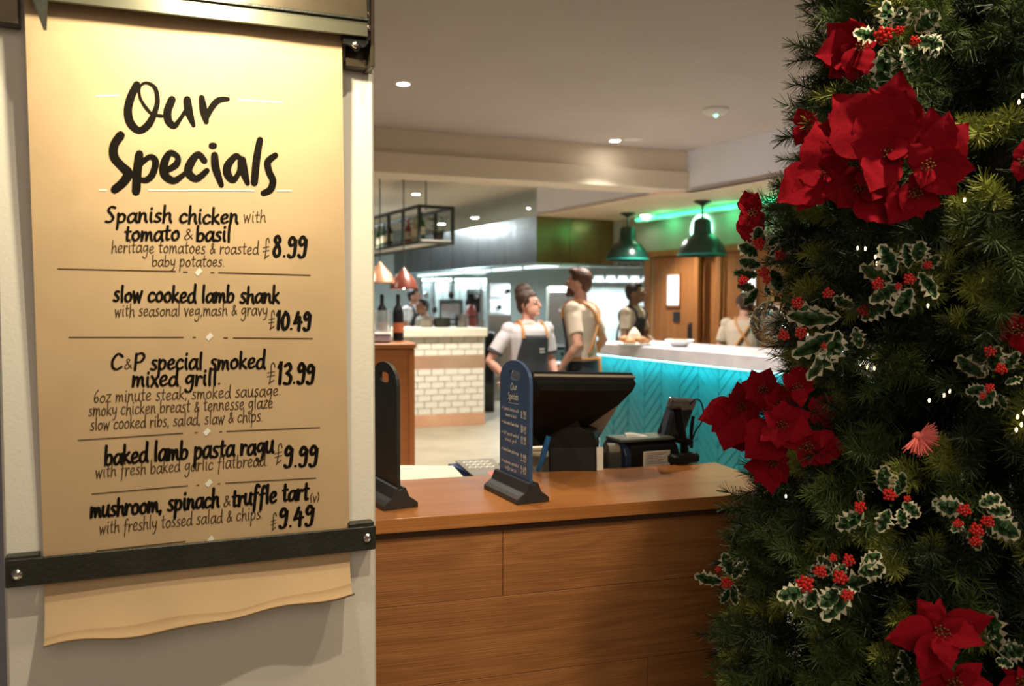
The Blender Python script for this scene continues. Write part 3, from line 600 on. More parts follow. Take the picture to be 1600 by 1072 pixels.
obj('pink_panel',MB().add([lf(.45,.02),lf(1,.02),lf(1,.30),lf(.5,.22)],[(0,1,2,3)]),mat('pink_print',(.75,.22,.20),.5,0),t)
mb=MB()
for r_ in (.50,.66,.82):
    stroke(mb,cr([[s_,r_+.05*sin(s_*40),.035] for s_ in [.12+.06*i for i in range(13)]],3),lambda x,y: lf(x,y)+V((0,0,.0005)),False)
obj('white_print',mb,M_white,t)
# ============================================================ BACKGROUND
# wooden partition at left
p=V((at(648,600,5.6).x,5.6,0)); dA=V((.97,.24,0)); angA=atan2(.24,.97)
t=thing('wooden_partition','tall red-brown wooden partition behind the left menu holder','partition',p,angA)
zt=at(648,536,5.6).z
obj('side_panel',MB().box((-.55,.2,zt/2-.02),(1.10,.4,zt-.04),bev=.004),M_wood2,t); obj('cap_board',MB().box((-.55,.2,zt-.02),(1.12,.43,.035),bev=.004),M_wood2,t)
obj('corner_post',MB().box((-.02,-.005,zt/2-.02),(.04,.012,zt-.05),bev=.003),M_wood2,t)
# tray with glasses on the partition
M_glass=mat('clear_glass',(.92,.96,.96),.05,0,.01,trans=.85)
tp=p+V((-.36,.10,zt))
t=thing('glass_tray','pale blue tray on top of the wooden partition at the pillar edge','tray',tp,angA)
obj('tray_base',MB().box((0,0,.03),(.36,.25,.05),bev=.01),mat('pale_blue_plastic',(.50,.55,.75),.5,0),t); obj('tray_rim',MB().box((0,0,.062),(.37,.26,.008),bev=.003),M_paw,t)
def glass(loc,lab):
    g=thing('drinking_glass',lab,'glass',loc,0,'glasses on the pale tray'); obj('tumbler',MB().lathe([(.018,0),(.030,.002),(.034,.15),(.031,.15),(.027,.01),(.003,.008)],n=14),M_glass,g,smooth=True)
for k in range(7): 
    q=tp+V((-.13+.045*k*1.05,-.04+.06*(k%2)+.01*k,.068)); glass(q,'tall clear glass standing in the row on the pale tray')
for k in range(4):
    b=thing('wine_bottle','dark wine bottle behind the glasses on the partition, %s from the pillar edge'%['first','second','third','fourth'][k],'bottle',p+V((-.50+.115*k,.33,zt)),0,'dark bottles behind the glasses')
    obj('bottle_body',MB().lathe([(.02,0),(.038,.004),(.039,.20),(.030,.235),(.015,.26),(.014,.33),(.005,.332)],n=14),M_black,b,smooth=True); obj('bottle_label',MB().lathe([(.0393,.06),(.0395,.13)],n=14,caps=False),mat('orange_label',(.50,.14,.05),.6),b,smooth=True)
# copper heat lamps
for px,py,lab in ((594,428,'copper pendant heat lamp hanging at the pillar edge'),(631,437,'dark red pendant heat lamp right of the copper one')):
    q=at(px,py,9.0); mm=M_cop if px<600 else mat('dark_red_enamel',(.14,.035,.02),.3,.2)
    t=thing('heat_lamp',lab,'pendant lamp',(q.x,q.y,q.z),0,'pendant heat lamps')
    obj('lamp_shade',MB().lathe([(.15,-.10),(.155,-.09),(.12,0),(.06,.07),(.03,.10),(.01,.13)],n=20,caps=False),mm,t,smooth=True); obj('cord',MB().tube([(0,0,.12),(0,0,3.0-q.z)],.006),M_iron,t)
    obj('bulb',MB().ball((0,0,-.04),(.05,.05,.06),10),M_led if px>600 else M_rim,t,smooth=True)
# hanging bottle shelf
q=at(655,378,9.6); t=thing('hanging_bottle_shelf','black framed hanging shelf with bottles and plants near the ceiling','shelf',q,angB)
zu=at(655,322,9.6).z-q.z
fr=MB(); X0,X1,D=-4.2,0,.42
for x in (X0,-3.4,-2.8,-2.2,-1.6,-1.0,-.5,X1):
    for y in (0,D): fr.box((x,y,zu/2),(.035,.035,zu))
for z in (0,zu):
    for y in (0,D): fr.box(((X0+X1)/2,y,z),(X1-X0+.035,.035,.035))
    for x in (X0,X1): fr.box((x,D/2,z),(.035,D,.035))
t.location=q+V((0,0,0)); 
# shelf runs away from the camera: local -x goes back-left
obj('frame',fr,M_iron,t); obj('shelf_board',MB().box(((X0+X1)/2,D/2,.02),(X1-X0,D-.04,.02)),mat('pale_shelf_board',(.6,.57,.5),.5,0),t)
for x in (-.3,-3.6): obj('hanger_rod',MB().tube([(x,D/2,zu),(x,D/2,3.0-q.z)],.008),M_iron,t)
BC=[((.03,.10,.02),'green'),((.45,.40,.28),'pale'),((.30,.03,.02),'red'),((.10,.06,.02),'brown'),((.05,.12,.10),'teal')]
MT=Matrix.Translation(q)@Matrix.Rotation(angB,4,'Z')
bprof=[(.01,0),(.04,.002),(.042,.02),(.042,.19),(.036,.22),(.016,.26),(.014,.31),(.017,.312),(.017,.33),(.005,.331)]
bme={}
for i in range(11):
    c,n=BC[i%5]; w_=MT@V((-.22-.36*i,.12+.06*(i%3),.032))
    b=thing('bottle','%s bottle standing on the hanging shelf, %s bay from its near end'%(n,['first','second','third','fourth','fifth','sixth','seventh','eighth','ninth','tenth','farthest'][i]),'bottle',w_,0,'bottles on the hanging shelf')
    if n not in bme: bme[n]=(MB().lathe(bprof,n=14).mesh('bottle_glass',mat(n+'_bottle_glass',c,.15,0),True), MB().lathe([(.0425,.07),(.0427,.16)],n=14,caps=False).mesh('bottle_label',M_pap,True))
    link('bottle_body',bme[n][0],b); link('bottle_label',bme[n][1],b)
lf_me=MB()
for k in range(60):
    a=random.uniform(0,2*pi); r=random.uniform(.02,.15); z=random.uniform(.08,.30); c=V((r*cos(a),r*sin(a),z)); d=V((cos(a),sin(a),random.uniform(-.5,.8)))*.05; s=d.cross(V((0,0,1))).normalized()*.018
    lf_me.add([c,c+d*.5+s,c+d,c+d*.5-s],[(0,1,2,3)])
lfm=lf_me.mesh('foliage',mat('shelf_plant_green',(.06,.11,.03),.6,0,.3))
for i,x in enumerate((-.14,-.75)):
    w_=MT@V((x,.30,.032)); b=thing('potted_plant',('bushy green plant at the near end of the hanging shelf','green plant on the hanging shelf just behind the nearest one')[i],'plant',w_,0,'plants on the hanging shelf')
    obj('pot',MB().lathe([(.05,0),(.07,.10),(.06,.10),(.05,.09)],n=14),M_iron,b,smooth=True); link('foliage',lfm,b,kind='stuff')
# kitchen island with tiles
I0=onz(652,668,0); I1=onz(756,663,0); dI=(I1-I0).normalized(); angI=atan2(dI.y,dI.x); Wd=(I1-I0).length; ZI=1.10
t=thing('kitchen_island','kitchen pass island with cream brick tiles and two copper bands','kitchen island',(I1.x,I1.y,0),angI)
XL=-Wd-.45
obj('core',MB().box((XL/2,.40,.55),(-XL-.0,.78,1.09)),M_gr2,t)
obj('worktop',MB().box((XL/2,.38,1.155),(-XL+.06,.90,.11),bev=.01),mat('cream_stone_worktop',(.66,.62,.50),.35,0,.05),t)
obj('copper_band',MB().box((XL/2,-.002,.79),(-XL+.02,.022,.16),bev=.003),M_cop,t); obj('copper_kick_plate',MB().box((XL/2,-.002,.075),(-XL+.02,.022,.15),bev=.003),M_cop,t)
tm={}
def tile(x0,x1,z,h,y=-.006,side=False):
    w_=round(x1-x0-.008,3)
    if (w_,h) not in tm: tm[(w_,h)]=MB().box((0,0,0),(w_,.016,h-.008),bev=.003).mesh('brick_tile',M_tile)
    link('brick_tile',tm[(w_,h)],t,loc=((x0+x1)/2,y,z))
def trow(z,h,k):
    x=0; bw=.17; first=bw/2 if k%2 else bw
    while x>XL+.02:
        x2=max(XL,x-first); tile(x2,x,z,h); x=x2; first=bw
for k in range(6): trow(.15+.08*(k+.5)*1.0,.08,k)
for k in range(1): trow(.67,.08,0)
for k in range(3): trow(.87+.077*(k+.5),.077,k+1)
# extractor hood
t=thing('extractor_hood','long stainless extractor hood with a bronze end panel over the kitchen pass','extractor hood',C0+V((0,0,2.02)),angB)
HL=5.0; HW=1.15; HH=.585
wA=V((cos(atan2(.46,.888)-angB),sin(atan2(.46,.888)-angB),0))   # across the hood, seen in hood coordinates
pan=MB(); 
n_=6
for k in range(n_):
    a=-HL*k/n_-.004; b=-HL*(k+1)/n_+.004
    obj('side_panel',MB().loft([[V((a,0,0)),V((b,0,0)),V((b,.02,0)),V((a,.02,0))],[V((a,0,HH)),V((b,0,HH)),V((b,.02,HH)),V((a,.02,HH))]]),M_ss,t)
ends=[(0,.42),(.42,.82),(.82,1.0)]
for a,b in ends:
    p0=wA*HW*a+wA*.003; p1=wA*HW*b-wA*.003; d=V((.02,0,0))
    obj('end_panel',MB().loft([[p0,p1,p1-d,p0-d],[x+V((0,0,HH)) for x in (p0,p1,p1-d,p0-d)]]),M_olive,t)
c_=wA*HW
obj('under_tray',MB().loft([[V((-.03,.03,-.0)),wA*HW+V((-.03,0,0)),wA*HW+V((-HL,0,0)),V((-HL,.03,0))],[x+V((0,0,.03)) for x in (V((-.03,.03,0)),wA*HW+V((-.03,0,0)),wA*HW+V((-HL,0,0)),V((-HL,.03,0)))]]),M_ss,t)
obj('lower_lip',MB().tube([V((-HL,-.01,-.01)),V((0,-.01,-.01)),wA*HW+V((0,0,-.01))],.018,6),mat('teal_grey_metal',(.30,.42,.42),.3,.8),t)
for k in range(5):
    x=-.5-.95*k; obj('tube_light',MB().box(V((x,.0,-.02))+wA*.35,(.8,.06,.03)),M_tube,t)
# kitchen far equipment
def kbox(name,label,cat,px0,py0,px1,py1,d,depth,m,parts=None,group=None):
    a=at(px0,py1,d); b=at(px1,py0,d); t=thing(name,label,cat,((a.x+b.x)/2,d,max(0,a.z)),0,group); w_=b.x-a.x; h=b.z-max(0,a.z)
    if m: obj('body',MB().box((0,depth/2,h/2),(w_,depth,h),bev=.01),m,t)
    if parts: parts(t,w_,h)
    return t,w_,h
def p_fridge(t,w,h):
    dd=obj('door',MB().box((0,-.015,h*.52),(w*.92,.03,h*.88),bev=.006),M_ss,t); obj('fridge_badge',MB().box((0,-.033,h*.8),(.08,.006,.03)),M_grey,t); obj('door_handle',MB().box((-w*.40,-.05,h*.55),(.02,.03,h*.3),bev=.004),M_grey,dd); obj('vent_panel',MB().box((0,-.012,h*.035),(w*.9,.02,h*.05)),M_black,t)
t,w_,h=kbox('upright_fridge','tall stainless fridge between the two standing staff','fridge',856,448,898,700,12.6,.6,None)
w_=.42;h=at(870,448,12.6).z; t.location.z=0
obj('body',MB().box((0,.3,h/2),(w_,.6,h),bev=.01),mat('warm_steel',(.50,.50,.42),.35,.7),t); p_fridge(t,w_,h)
t,w_,h=kbox('dark_cabinet','dark cabinet beside the white tiled island end','cabinet',757,520,772,600,11.6,.5,M_iron); 
obj('cabinet_door',MB().box((0,-.012,h/2),(w_*.8,.02,h*.9),bev=.003),M_black,t); obj('cabinet_leg',MB().box((0,.2,-.3),(w_,.4,.6)),M_iron,t)
# white ovens stack
for i,(y0,y1,lab) in enumerate(((443,467,'white oven on the upper kitchen shelf left of the woman'),(468,492,'white oven with a round dial below the upper oven'))):
    t,w_,h=kbox('white_oven',lab,'oven',764,y0,797,y1,13.0,.4,mat('white_enamel',(.80,.86,.88),.3,0),None,'white ovens')
    obj('oven_door',MB().box((-.03,-.012,h*.5),(w_*.7,.02,h*.75),bev=.004),MATS['white_enamel'],t); obj('dial',MB().loft([[V((w_*(.0 if i else .4)+.035*cos(a),y,h*.5+.035*sin(a))) for a in [2*pi*k/14 for k in range(14)]] for y in (-.022,-.05)]),M_black,t)
t,w_,h=kbox('oven_stand','steel stand carrying the white ovens','stand',762,493,799,640,13.0,.4,M_ss); obj('shelf',MB().box((0,-.02,h*.3),(w_,.05,.03)),M_grey,t)
# wall panels and fittings in the kitchen
for i,(px,w2,lab) in enumerate(((668,.20,'dark steel column at the back of the kitchen'),(692,.28,'grey steel rack upright in the kitchen back'),(735,.55,'wide teal-grey steel panel in the kitchen back'))):
    q=at(px,480,14.6); t=thing('steel_panel',lab,'steel panel',(q.x,14.6,0),0); mm=(mat('dark_teal_steel',(.16,.20,.20),.4,.6),mat('mid_teal_steel',(.36,.44,.42),.35,.6),mat('grey_teal_steel',(.28,.35,.33),.35,.6))[i]
    obj('panel_body',MB().box((0,.1,1.0),(w2,.2,2.0),bev=.01),mm,t); obj('panel_edge',MB().box((w2/2-.02,-.01,1.0),(.03,.03,1.98)),M_ss,t)
q=at(736,497,13.9); t=thing('fire_extinguisher','dull red fire extinguisher at the back of the kitchen left of the woman','fire extinguisher',(q.x,13.9,q.z-.3),0)
obj('cylinder',MB().lathe([(.03,0),(.085,.01),(.09,.05),(.09,.42),(.06,.50),(.02,.53)],n=18),mat('dull_red_paint',(.38,.07,.05),.4,0),t,smooth=True); obj('valve',MB().box((0,0,.56),(.05,.04,.06),bev=.006),M_black,t); obj('hose',MB().tube([(.02,0,.56),(.10,-.02,.50),(.11,-.03,.2)],.012),M_black,t)
_h=t.location.z+.4; obj('bracket_post',MB().box((0,.10,.4-_h/2),(.05,.03,_h)),M_grey,t)
kbox('warming_cabinet','dark steel warming cabinet at the back of the kitchen right of the chefs','cabinet',686,468,722,512,13.4,.3,mat('dark_teal_steel2',(.10,.13,.13),.35,.6),lambda t,w,h:(obj('cabinet_door',MB().box((0,-.012,h/2),(w*.8,.02,h*.7),bev=.004),M_ss,t),obj('cabinet_stand',MB().box((0,.15,-t.location.z/2),(w,.3,t.location.z)),M_grey,t)))
kbox('steam_oven','grey steam oven with a glass door left of the white ovens','oven',728,452,756,500,14.2,.3,mat('mid_steel2',(.30,.36,.35),.35,.6),lambda t,w,h:(obj('glass_door',MB().box((0,-.012,h*.55),(w*.75,.02,h*.6),bev=.004),M_black,t),obj('oven_stand',MB().box((0,.15,-t.location.z/2),(w,.3,t.location.z)),M_grey,t)))
# pots on the pass
I=lambda x,y,z: V((I1.x,I1.y,0))+dI*x+V((-dI.y,dI.x,0))*y+V((0,0,z))
for i,(x,r,h,lab) in enumerate(((-.42,.11,.12,'dark cooking pot on the island worktop'),(-.16,.09,.16,'steel mixing bowl at the right of the island worktop'),(-.62,.08,.09,'steel pan left of the dark cooking pot'))):
    t=thing('cooking_pot',lab,'pot',I(x,.45,1.21),0); obj('pot_body',MB().lathe([(r*.8,0),(r,.01),(r,h),(r*.93,h),(r*.9,.02),(.005,.015)],n=20),(M_iron,M_ss,M_grey)[i],t,smooth=True); obj('pot_handle',MB().tube([(r,0,h*.8),(r+.10,0,h*.85)],.010),M_black,t)
# utensil rail
q=at(705,505,14.0); t=thing('utensil_rack','rack of dark hanging kitchen utensils behind the island','utensil rack',(q.x,14.0,1.25),0)
obj('rail',MB().tube([(-.5,0,.62),(.5,0,.62)],.012),M_ss,t)
for k in range(7): 
    x=-.42+.14*k; hgt=.2+.12*((k*5)%3); obj('utensil',MB().tube([(x,0,.62),(x,0,.62-hgt)],.007).ball((x,0,.60-hgt),(.045,.015,.06),8),M_iron if k%2 else M_ss,t,smooth=True)
for s in (-.5,.5): obj('rail_post',MB().box((s,0,-.31),(.03,.03,1.88)),M_ss,t)
# shelf of stacked bowls through the opening right of the man
q=at(965,437,12.7); t=thing('plate_shelf','steel shelf of stacked white plates under the hood at the right','shelf',(q.x,12.7,q.z),0)
obj('shelf_board',MB().box((0,.15,-.03),(1.15,.34,.03),bev=.004),M_ss,t); obj('upper_shelf_board',MB().box((0,.15,.20),(1.15,.34,.025),bev=.004),M_ss,t)
for s in (-.56,.56): obj('bracket',MB().box((s,.15,.05),(.02,.32,.5)),M_ss,t)
obj('shelf_leg',MB().box((.0,.30,-.95),(1.1,.03,1.85)),mat('pale_green_steel',(.55,.66,.62),.4,.2),t)
pm=MB().lathe([(.02,0),(.05,.003),(.085,.014),(.083,.017),(.04,.006),(.004,.005)],n=14)
st_=MB(); 
for k in range(6): 
    for (x,y,z) in pm.v: pass
stk=MB()
for k in range(6): stk.add([(x,y,z+.012*k) for x,y,z in pm.v],pm.f)
stm=stk.mesh('plates',mat('white_china',(.86,.88,.88),.2,0,.02),True)
for r_ in range(2):
    for k in range(6):
        g=thing('plate_stack','white plate stack, %s from the left on the %s kitchen shelf'%(['first','second','third','fourth','fifth','sixth'][k],['lower','upper'][r_]),'plates',(q.x-.46+.185*k,12.83,q.z+(-.012,.215)[r_]),0,'plate stacks on the kitchen shelf'); link('plates',stm,g)
# worktop with hob and pans behind the staff
q=at(905,545,11.5); t=thing('kitchen_cooker_range','dark cooker range along the kitchen behind the staff','cooker',(q.x,11.5,0),.05)
obj('body',MB().box((0,.35,.45),(1.3,.7,.88),bev=.01),M_ss,t); obj('hob_top',MB().box((0,.35,.905),(1.3,.7,.03),bev=.004),M_black,t)
for k in range(4): obj('oven_door',MB().box((-.48+.32*k,-.012,.45),(.29,.024,.55),bev=.004),M_grey,t)
for k in range(8): obj('knob',MB().loft([[V((-.56+.16*k+.02*cos(a),y,.82+.02*sin(a))) for a in [2*pi*j/10 for j in range(10)]] for y in (0,-.03)]),M_black,t)
for i,(x,c) in enumerate(((.16,(.60,.04,.03)),(.20,(.55,.42,.25)))):
    pass
q=at(853,553,7.9)
t=thing('condiment_stand','small side table with red and brown sauce bottles behind the woman','side table',(q.x,7.9,0),0)
zc_=q.z-.10
obj('table_top',MB().box((0,.05,zc_),(.30,.30,.03),bev=.004),M_ss,t); obj('table_leg',MB().lathe([(.14,0),(.14,.02),(.02,.04),(.02,zc_-.015)],n=16),M_ss,t)
for i,(x,c,n) in enumerate(((-.04,(.62,.04,.03),'red'),(.03,(.60,.45,.28),'tan'))):
    b=thing('sauce_bottle','%s sauce bottle on the small side table behind the woman'%n,'bottle',(q.x+x,7.93,zc_+.016),0); obj('bottle_body',MB().lathe([(.01,0),(.028,.003),(.028,.12),(.012,.16),(.012,.18)],n=12),mat(n+'_sauce',c,.3,0),b,smooth=True); obj('cap',MB().lathe([(.013,.181),(.013,.205),(.004,.21)],n=10),M_paw,b)
# ============================================================ BAR
b0=onz(930,552,1.03); b1_=onz(1195,579,1.03); dB=V((b1_.x-b0.x,b1_.y-b0.y,0)).normalized(); angBar=atan2(dB.y,dB.x)
t=thing('bar_counter','long bar with a pale marble top over a turquoise chevron tiled front','bar',(b0.x,b0.y,0),angBar); BLn=3.3
obj('core',MB().box((BLn/2,.36,.51),(BLn-.04,.60,1.0)),M_grout,t)
obj('marble_top',MB().box((BLn/2,.32,1.085),(BLn+.06,.80,.11),bev=.006),M_marb,t)
obj('led_strip',MB().box((BLn/2,-.0,1.022),(BLn-.02,.018,.012)),M_cyan,t)
area('bar_glow', V((b0.x,b0.y,1.018))+dB*1.6+V((dB.y,-dB.x,0))*.035, V((b0.x,b0.y,.3))+dB*1.6+V((-dB.y,dB.x,0))*.05, 8, (.30,.93,.97), 3.2, .03).rotation_euler = Matrix(((dB.x,-dB.y,0),(dB.y,dB.x,0),(0,0,1))).to_euler()
cw=.25; th=.105; slope=.25; n=0
seen={}
ncol=9
for c in range(ncol):
    x0=.012+c*cw; x1=x0+cw-.006; up_=1 if c%2 else -1
    z=-.25
    while z<1.1:
        a0=z+(0 if up_>0 else slope); a1=z+(slope if up_>0 else 0)
        lo=[(x0,a0),(x1,a1),(x1,a1+th-.007),(x0,a0+th-.007)]
        pts=[(x,min(max(zz,.06),1.012)) for x,zz in lo]
        ar=abs(sum(pts[i][0]*pts[(i+1)%4][1]-pts[(i+1)%4][0]*pts[i][1] for i in range(4)))/2
        if ar>.002 and n<190:
            # exact clip against the top and bottom edges
            def clip(pp,zl,keep):
                o=[]
                for i in range(len(pp)):
                    p,q=pp[i],pp[(i+1)%len(pp)]; ip=keep(p[1]); iq=keep(q[1])
                    if ip: o.append(p)
                    if ip!=iq: s=(zl-p[1])/(q[1]-p[1]); o.append((p[0]+(q[0]-p[0])*s,zl))
                return o
            pp=clip(lo,1.012,lambda v:v<=1.012); pp=clip(pp,.06,lambda v:v>=.06) if len(pp)>2 else []
            if len(pp)>2:
                inn=[V((x,-.004-.0,zz)) for x,zz in pp]; cc=sum(inn,V())/len(inn)
                key=(up_,len(pp)==4 and a0>.06 and a1>.06 and max(a0,a1)+th<1.012)
                if key[1]:
                    if key not in seen: seen[key]=MB().loft([[V((x-x0,.062,zz-z)) for x,zz in pp],[V((x-x0,.052,zz-z)) for x,zz in pp],[V((x-x0-(cw/2)*0,.046,zz-z))*1.0 for x,zz in [(p[0]+(cc.x-p[0])*.05,p[1]+(cc.z-p[1])*.05) for p in pp]]]).mesh('chevron_tile',M_teal)
                    link('chevron_tile',seen[key],t,loc=(x0,0,z))
                else:
                    obj('chevron_tile',MB().loft([[V((x,.062,zz)) for x,zz in pp],[V((x,.052,zz)) for x,zz in pp],[V((x,.046,zz)) for x,zz in [(p[0]+(cc.x-p[0])*.05,p[1]+(cc.z-p[1])*.05) for p in pp]]]),M_teal,t)
                n+=1
        z+=th
# things on the bar
BT=1.14
def onbar(px,py): p=onz(px,py,BT); return p
M_bread=mat('pastry_crust',(.36,.17,.06),.6,0,.25,20); M_china=MATS['white_china']
p=onbar(968,541)+V((.15,.15,0)); 
for i,(dx,dy,sx,lab,kind) in enumerate(((0,0,.17,'wide tray of golden pastries on the far end of the bar','tray'),(.36,-.22,.13,'white bowl beside the pastry tray on the bar','bowl'))):
    t=thing('pastry_'+kind if kind=='tray' else 'white_bowl',lab,kind,p+V((dx,dy,0)),0)
    if kind=='tray':
        obj('tray_plate',MB().lathe([(sx*.8,0),(sx,.02),(sx*.97,.022),(sx*.7,.008),(.01,.008)],n=24),M_china,t,smooth=True)
        for k in range(6): a=k*1.05; obj('pastry',MB().ball((.09*cos(a),.09*sin(a),.035+.02*(k%2)),(.055,.04,.032),10),M_bread,t,smooth=True)
        obj('napkin',MB().loft([[V((.07*cos(a)*s,.05*sin(a)*s,z)) for a in [2*pi*i/9 for i in range(9)]] for s,z in ((1,.05),(.7,.11),(.15,.16))]),M_pap,t)
    else: obj('bowl_body',MB().lathe([(.04,0),(.06,.004),(sx,.06),(sx*.96,.062),(.05,.012),(.005,.01)],n=24),M_china,t,smooth=True); obj('bowl_food',MB().ball((0,0,.045),(sx*.7,sx*.7,.025),12),M_bread,t,smooth=True)
# pendants
def pendant(px,cy,rimy,R_,lab):
    c=onz(px,cy,2.6); zz=1.5+(onz(px,rimy,2.0).z-1.5)*0
    q=at(px,rimy,c.y); t=thing('pendant_lamp',lab,'pendant lamp',(c.x,c.y,q.z),0,'green enamel pendants over the bar'); top=2.6-q.z
    prof=[(1.0,0),(1.01,.03),(.985,.14),(.92,.34),(.80,.54),(.63,.72),(.47,.82),(.39,.92),(.37,1.05),(.36,1.40),(.31,1.50),(.18,1.55),(.05,1.56)]
    o=obj('lamp_shade',MB().lathe([(r*R_,z*R_) for r,z in prof],n=40,caps=False),M_lampg,t,smooth=True); solid(o,.004)
    obj('shade_rim',MB().lathe([(R_*1.035,-.006),(R_*1.045,.004),(R_*1.03,.014),(R_*.99,.0)],n=40,caps=False),mat('teal_rim_enamel',(.03,.30,.25),.25,0),o,smooth=True)
    obj('stem',MB().tube([(0,0,R_*1.5),(0,0,top-.02)],.012),M_iron,t); obj('ceiling_cup',MB().lathe([(.09,top),(.09,top-.012),(.03,top-.04),(.02,top-.05)],n=20),M_iron,t,smooth=True)
    obj('bulb',MB().ball((0,0,.10),(.05,.05,.07),12),M_rim,t,smooth=True)
pendant(981,333,406,.255,'dark green pendant lamp over the bar, the farther left one beside the hood')
pendant(1098,314,399,.250,'dark green pendant lamp over the bar, the nearer right one before the ring light')
# ============================================================ PEOPLE
def remesh(mb, vox, sm=2):
    me=bpy.data.meshes.new('tmp'); me.from_pydata(mb.v,[],mb.f); o=bpy.data.objects.new('tmp',me); COL.objects.link(o)
    md=o.modifiers.new('r','REMESH'); md.mode='VOXEL'; md.voxel_size=vox
    if sm: s=o.modifiers.new('s','SMOOTH'); s.iterations=sm; s.factor=.5
    dg=bpy.context.evaluated_depsgraph_get(); r=bpy.data.meshes.new_from_object(o.evaluated_get(dg)); bpy.data.objects.remove(o); bpy.data.meshes.remove(me)
    r.polygons.foreach_set('use_smooth',[True]*len(r.polygons)); r.materials.clear(); return r
def skin(name,c): return mat(name,c,.5,0,.08,20)
def ell(c, ax, ay, n=18): return [V(c)+ax*cos(2*pi*k/n)+ay*sin(2*pi*k/n) for k in range(n)]
def person(label, base, H, yaw, m_skin, m_shirt, m_trous, m_hair, apron=None, strap=None, arms=None, head=(0,0), lean=0, wid=1.0, hair='short', vox=.010, group=None, beard=False, sleeve=.55, tat=False, logo=False, cuffs=None):
    """local frame: faces -y, own left is +x"""
    k=H/1.75; t=thing('person',label,'person',base,yaw,group)
    def sp(z): return V((0,-sin(lean)*max(0,z-.95)*1.0,z-(1-cos(lean))*max(0,z-.95)))   # spine
    prof=[(.90,.155,.105),(.98,.165,.11),(1.06,.150,.105),(1.14,.142,.10),(1.24,.158,.112),(1.34,.178,.12),(1.40,.180,.11),(1.445,.150,.085),(1.475,.075,.06)]
    prof=[(z*k,a*wid*k,b*k*(1+(wid-1)*.8)) for z,a,b in prof]
    def tor(inf,z0=0,z1=9): return [ell(sp(z),V((a+inf,0,0)),V((0,b+inf,0))) for z,a,b in prof if z0<=z<=z1]
    mb=MB(); mb.loft(tor(0))
    hc=sp(1.62*k)+V((0,-.02,0)); nk=sp(1.46*k)
    mb.tube([nk-V((0,0,.03)),nk.lerp(hc,.5)+V((0,.01,0)),hc-V((0,-.015,.04))],[.062*k,.055*k,.055*k],12)
    hy,hp=head; Q=Matrix.Rotation(hy,3,'Z')@Matrix.Rotation(hp,3,'X')
    def hp_(x,y,z): return hc+Q@V((x,y,z))*k
    mb.ball(hc+Q@V((0,.012,.02))*k,V((.074,.092,.10))*k,16,q=Q)                  # skull
    mb.ball(hp_(0,-.022,-.048),V((.055,.062,.066))*k,14,q=Q)                      # jaw
    mb.ball(hp_(0,-.070,-.092),V((.024,.020,.018))*k,10,q=Q)                      # chin
    mb.tube([hp_(0,-.080,.022),hp_(0,-.098,-.008),hp_(0,-.108,-.026),hp_(0,-.088,-.034)],[.010*k,.011*k,.015*k,.010*k],8)   # nose
    mb.tube([hp_(-.032,-.078,.030),hp_(0,-.086,.032),hp_(.032,-.078,.030)],.010*k,6)   # brow
    mb.tube([hp_(-.018,-.078,-.060),hp_(0,-.086,-.060),hp_(.018,-.078,-.060)],.009*k,6)   # lips
    for s in (-1,1): mb.ball(hp_(s*.075,.012,-.008),V((.010,.020,.032))*k,8,q=Q)
    # arms
    arms=arms or {}
    for s in (-1,1):
        sh=sp(1.405*k)+V((s*.172*wid*k,0,0)); el,wr=arms.get(s,((.235,-.01,1.12),(.25,-.10,.88)))
        el=V((s*el[0],el[1],el[2]))*k; wr=V((s*wr[0],wr[1],wr[2]))*k
        mb.tube([sh,sh.lerp(el,.35),sh.lerp(el,.8),el,el.lerp(wr,.3),el.lerp(wr,.75),wr],[.052*k,.048*k,.040*k,.038*k,.040*k,.029*k,.025*k],12,round_ends=True)
        # hand: palm, four fingers, thumb
        d=(wr-el).normalized(); sd=d.cross(V((0,1,0))).normalized() if abs(d.y)<.9 else V((1,0,0)); nn_=d.cross(sd)
        hd=V(arms.get('h%d'%s,tuple(d))).normalized(); sd=(sd-hd*sd.dot(hd)).normalized(); cur=hd.cross(sd)*(-1 if s>0 else 1)
        pc=wr+hd*.045*k; mb.loft([ell(wr-hd*.005,sd*.026*k,cur*.018*k,10),ell(wr+hd*.03*k,sd*.038*k,cur*.016*k,10),ell(wr+hd*.082*k,sd*.040*k,cur*.014*k,10)])
        for j,(o_,L_) in enumerate(((-.030,.070),(-.010,.080),(.010,.076),(.029,.060))):
            p0=wr+hd*.075*k+sd*o_*k; p1=p0+hd*L_*.5*k+cur*.006*k; p2=p1+(hd*.8+cur*.6).normalized()*L_*.32*k; p3=p2+(hd*.4+cur*.9).normalized()*L_*.28*k
            mb.tube([p0,p1,p2,p3],[.0100*k,.0095*k,.0088*k,.0075*k],7,round_ends=True)
        p0=wr+hd*.02*k-sd*.026*k*1; mb.tube([p0,p0+(hd*.6-sd*.7+cur*.3).normalized()*.035*k,p0+(hd*.8-sd*.5+cur*.5).normalized()*.068*k],[.014*k,.0115*k,.009*k],7,round_ends=True)
        arms['_%d'%s]=(sh,el,wr)
    for s in (-1,1):
        mb.tube([V((s*.085*k,0,.93*k)),V((s*.095*k,-.01,.50*k)),V((s*.10*k,.015,.10*k))],[.088*k,.056*k,.040*k],12)
        mb.ball(V((s*.10*k,-.04,.045)),(.045,.11,.035),10)
    me=remesh(mb,vox); me.materials.append(m_skin); link('body',me,t)
    # eyes
    for s in (-1,1):
        obj('eye',MB().ball(hp_(s*.031,-.0785,.012),(.013*k,.010*k,.009*k),8),mat('eye_white',(.75,.72,.68),.2,0,.02),t,smooth=True)
        e=MB().ball(hp_(s*.031,-.0870,.012),(.006*k,.004*k,.006*k),8); obj('iris',e,M_black,t)
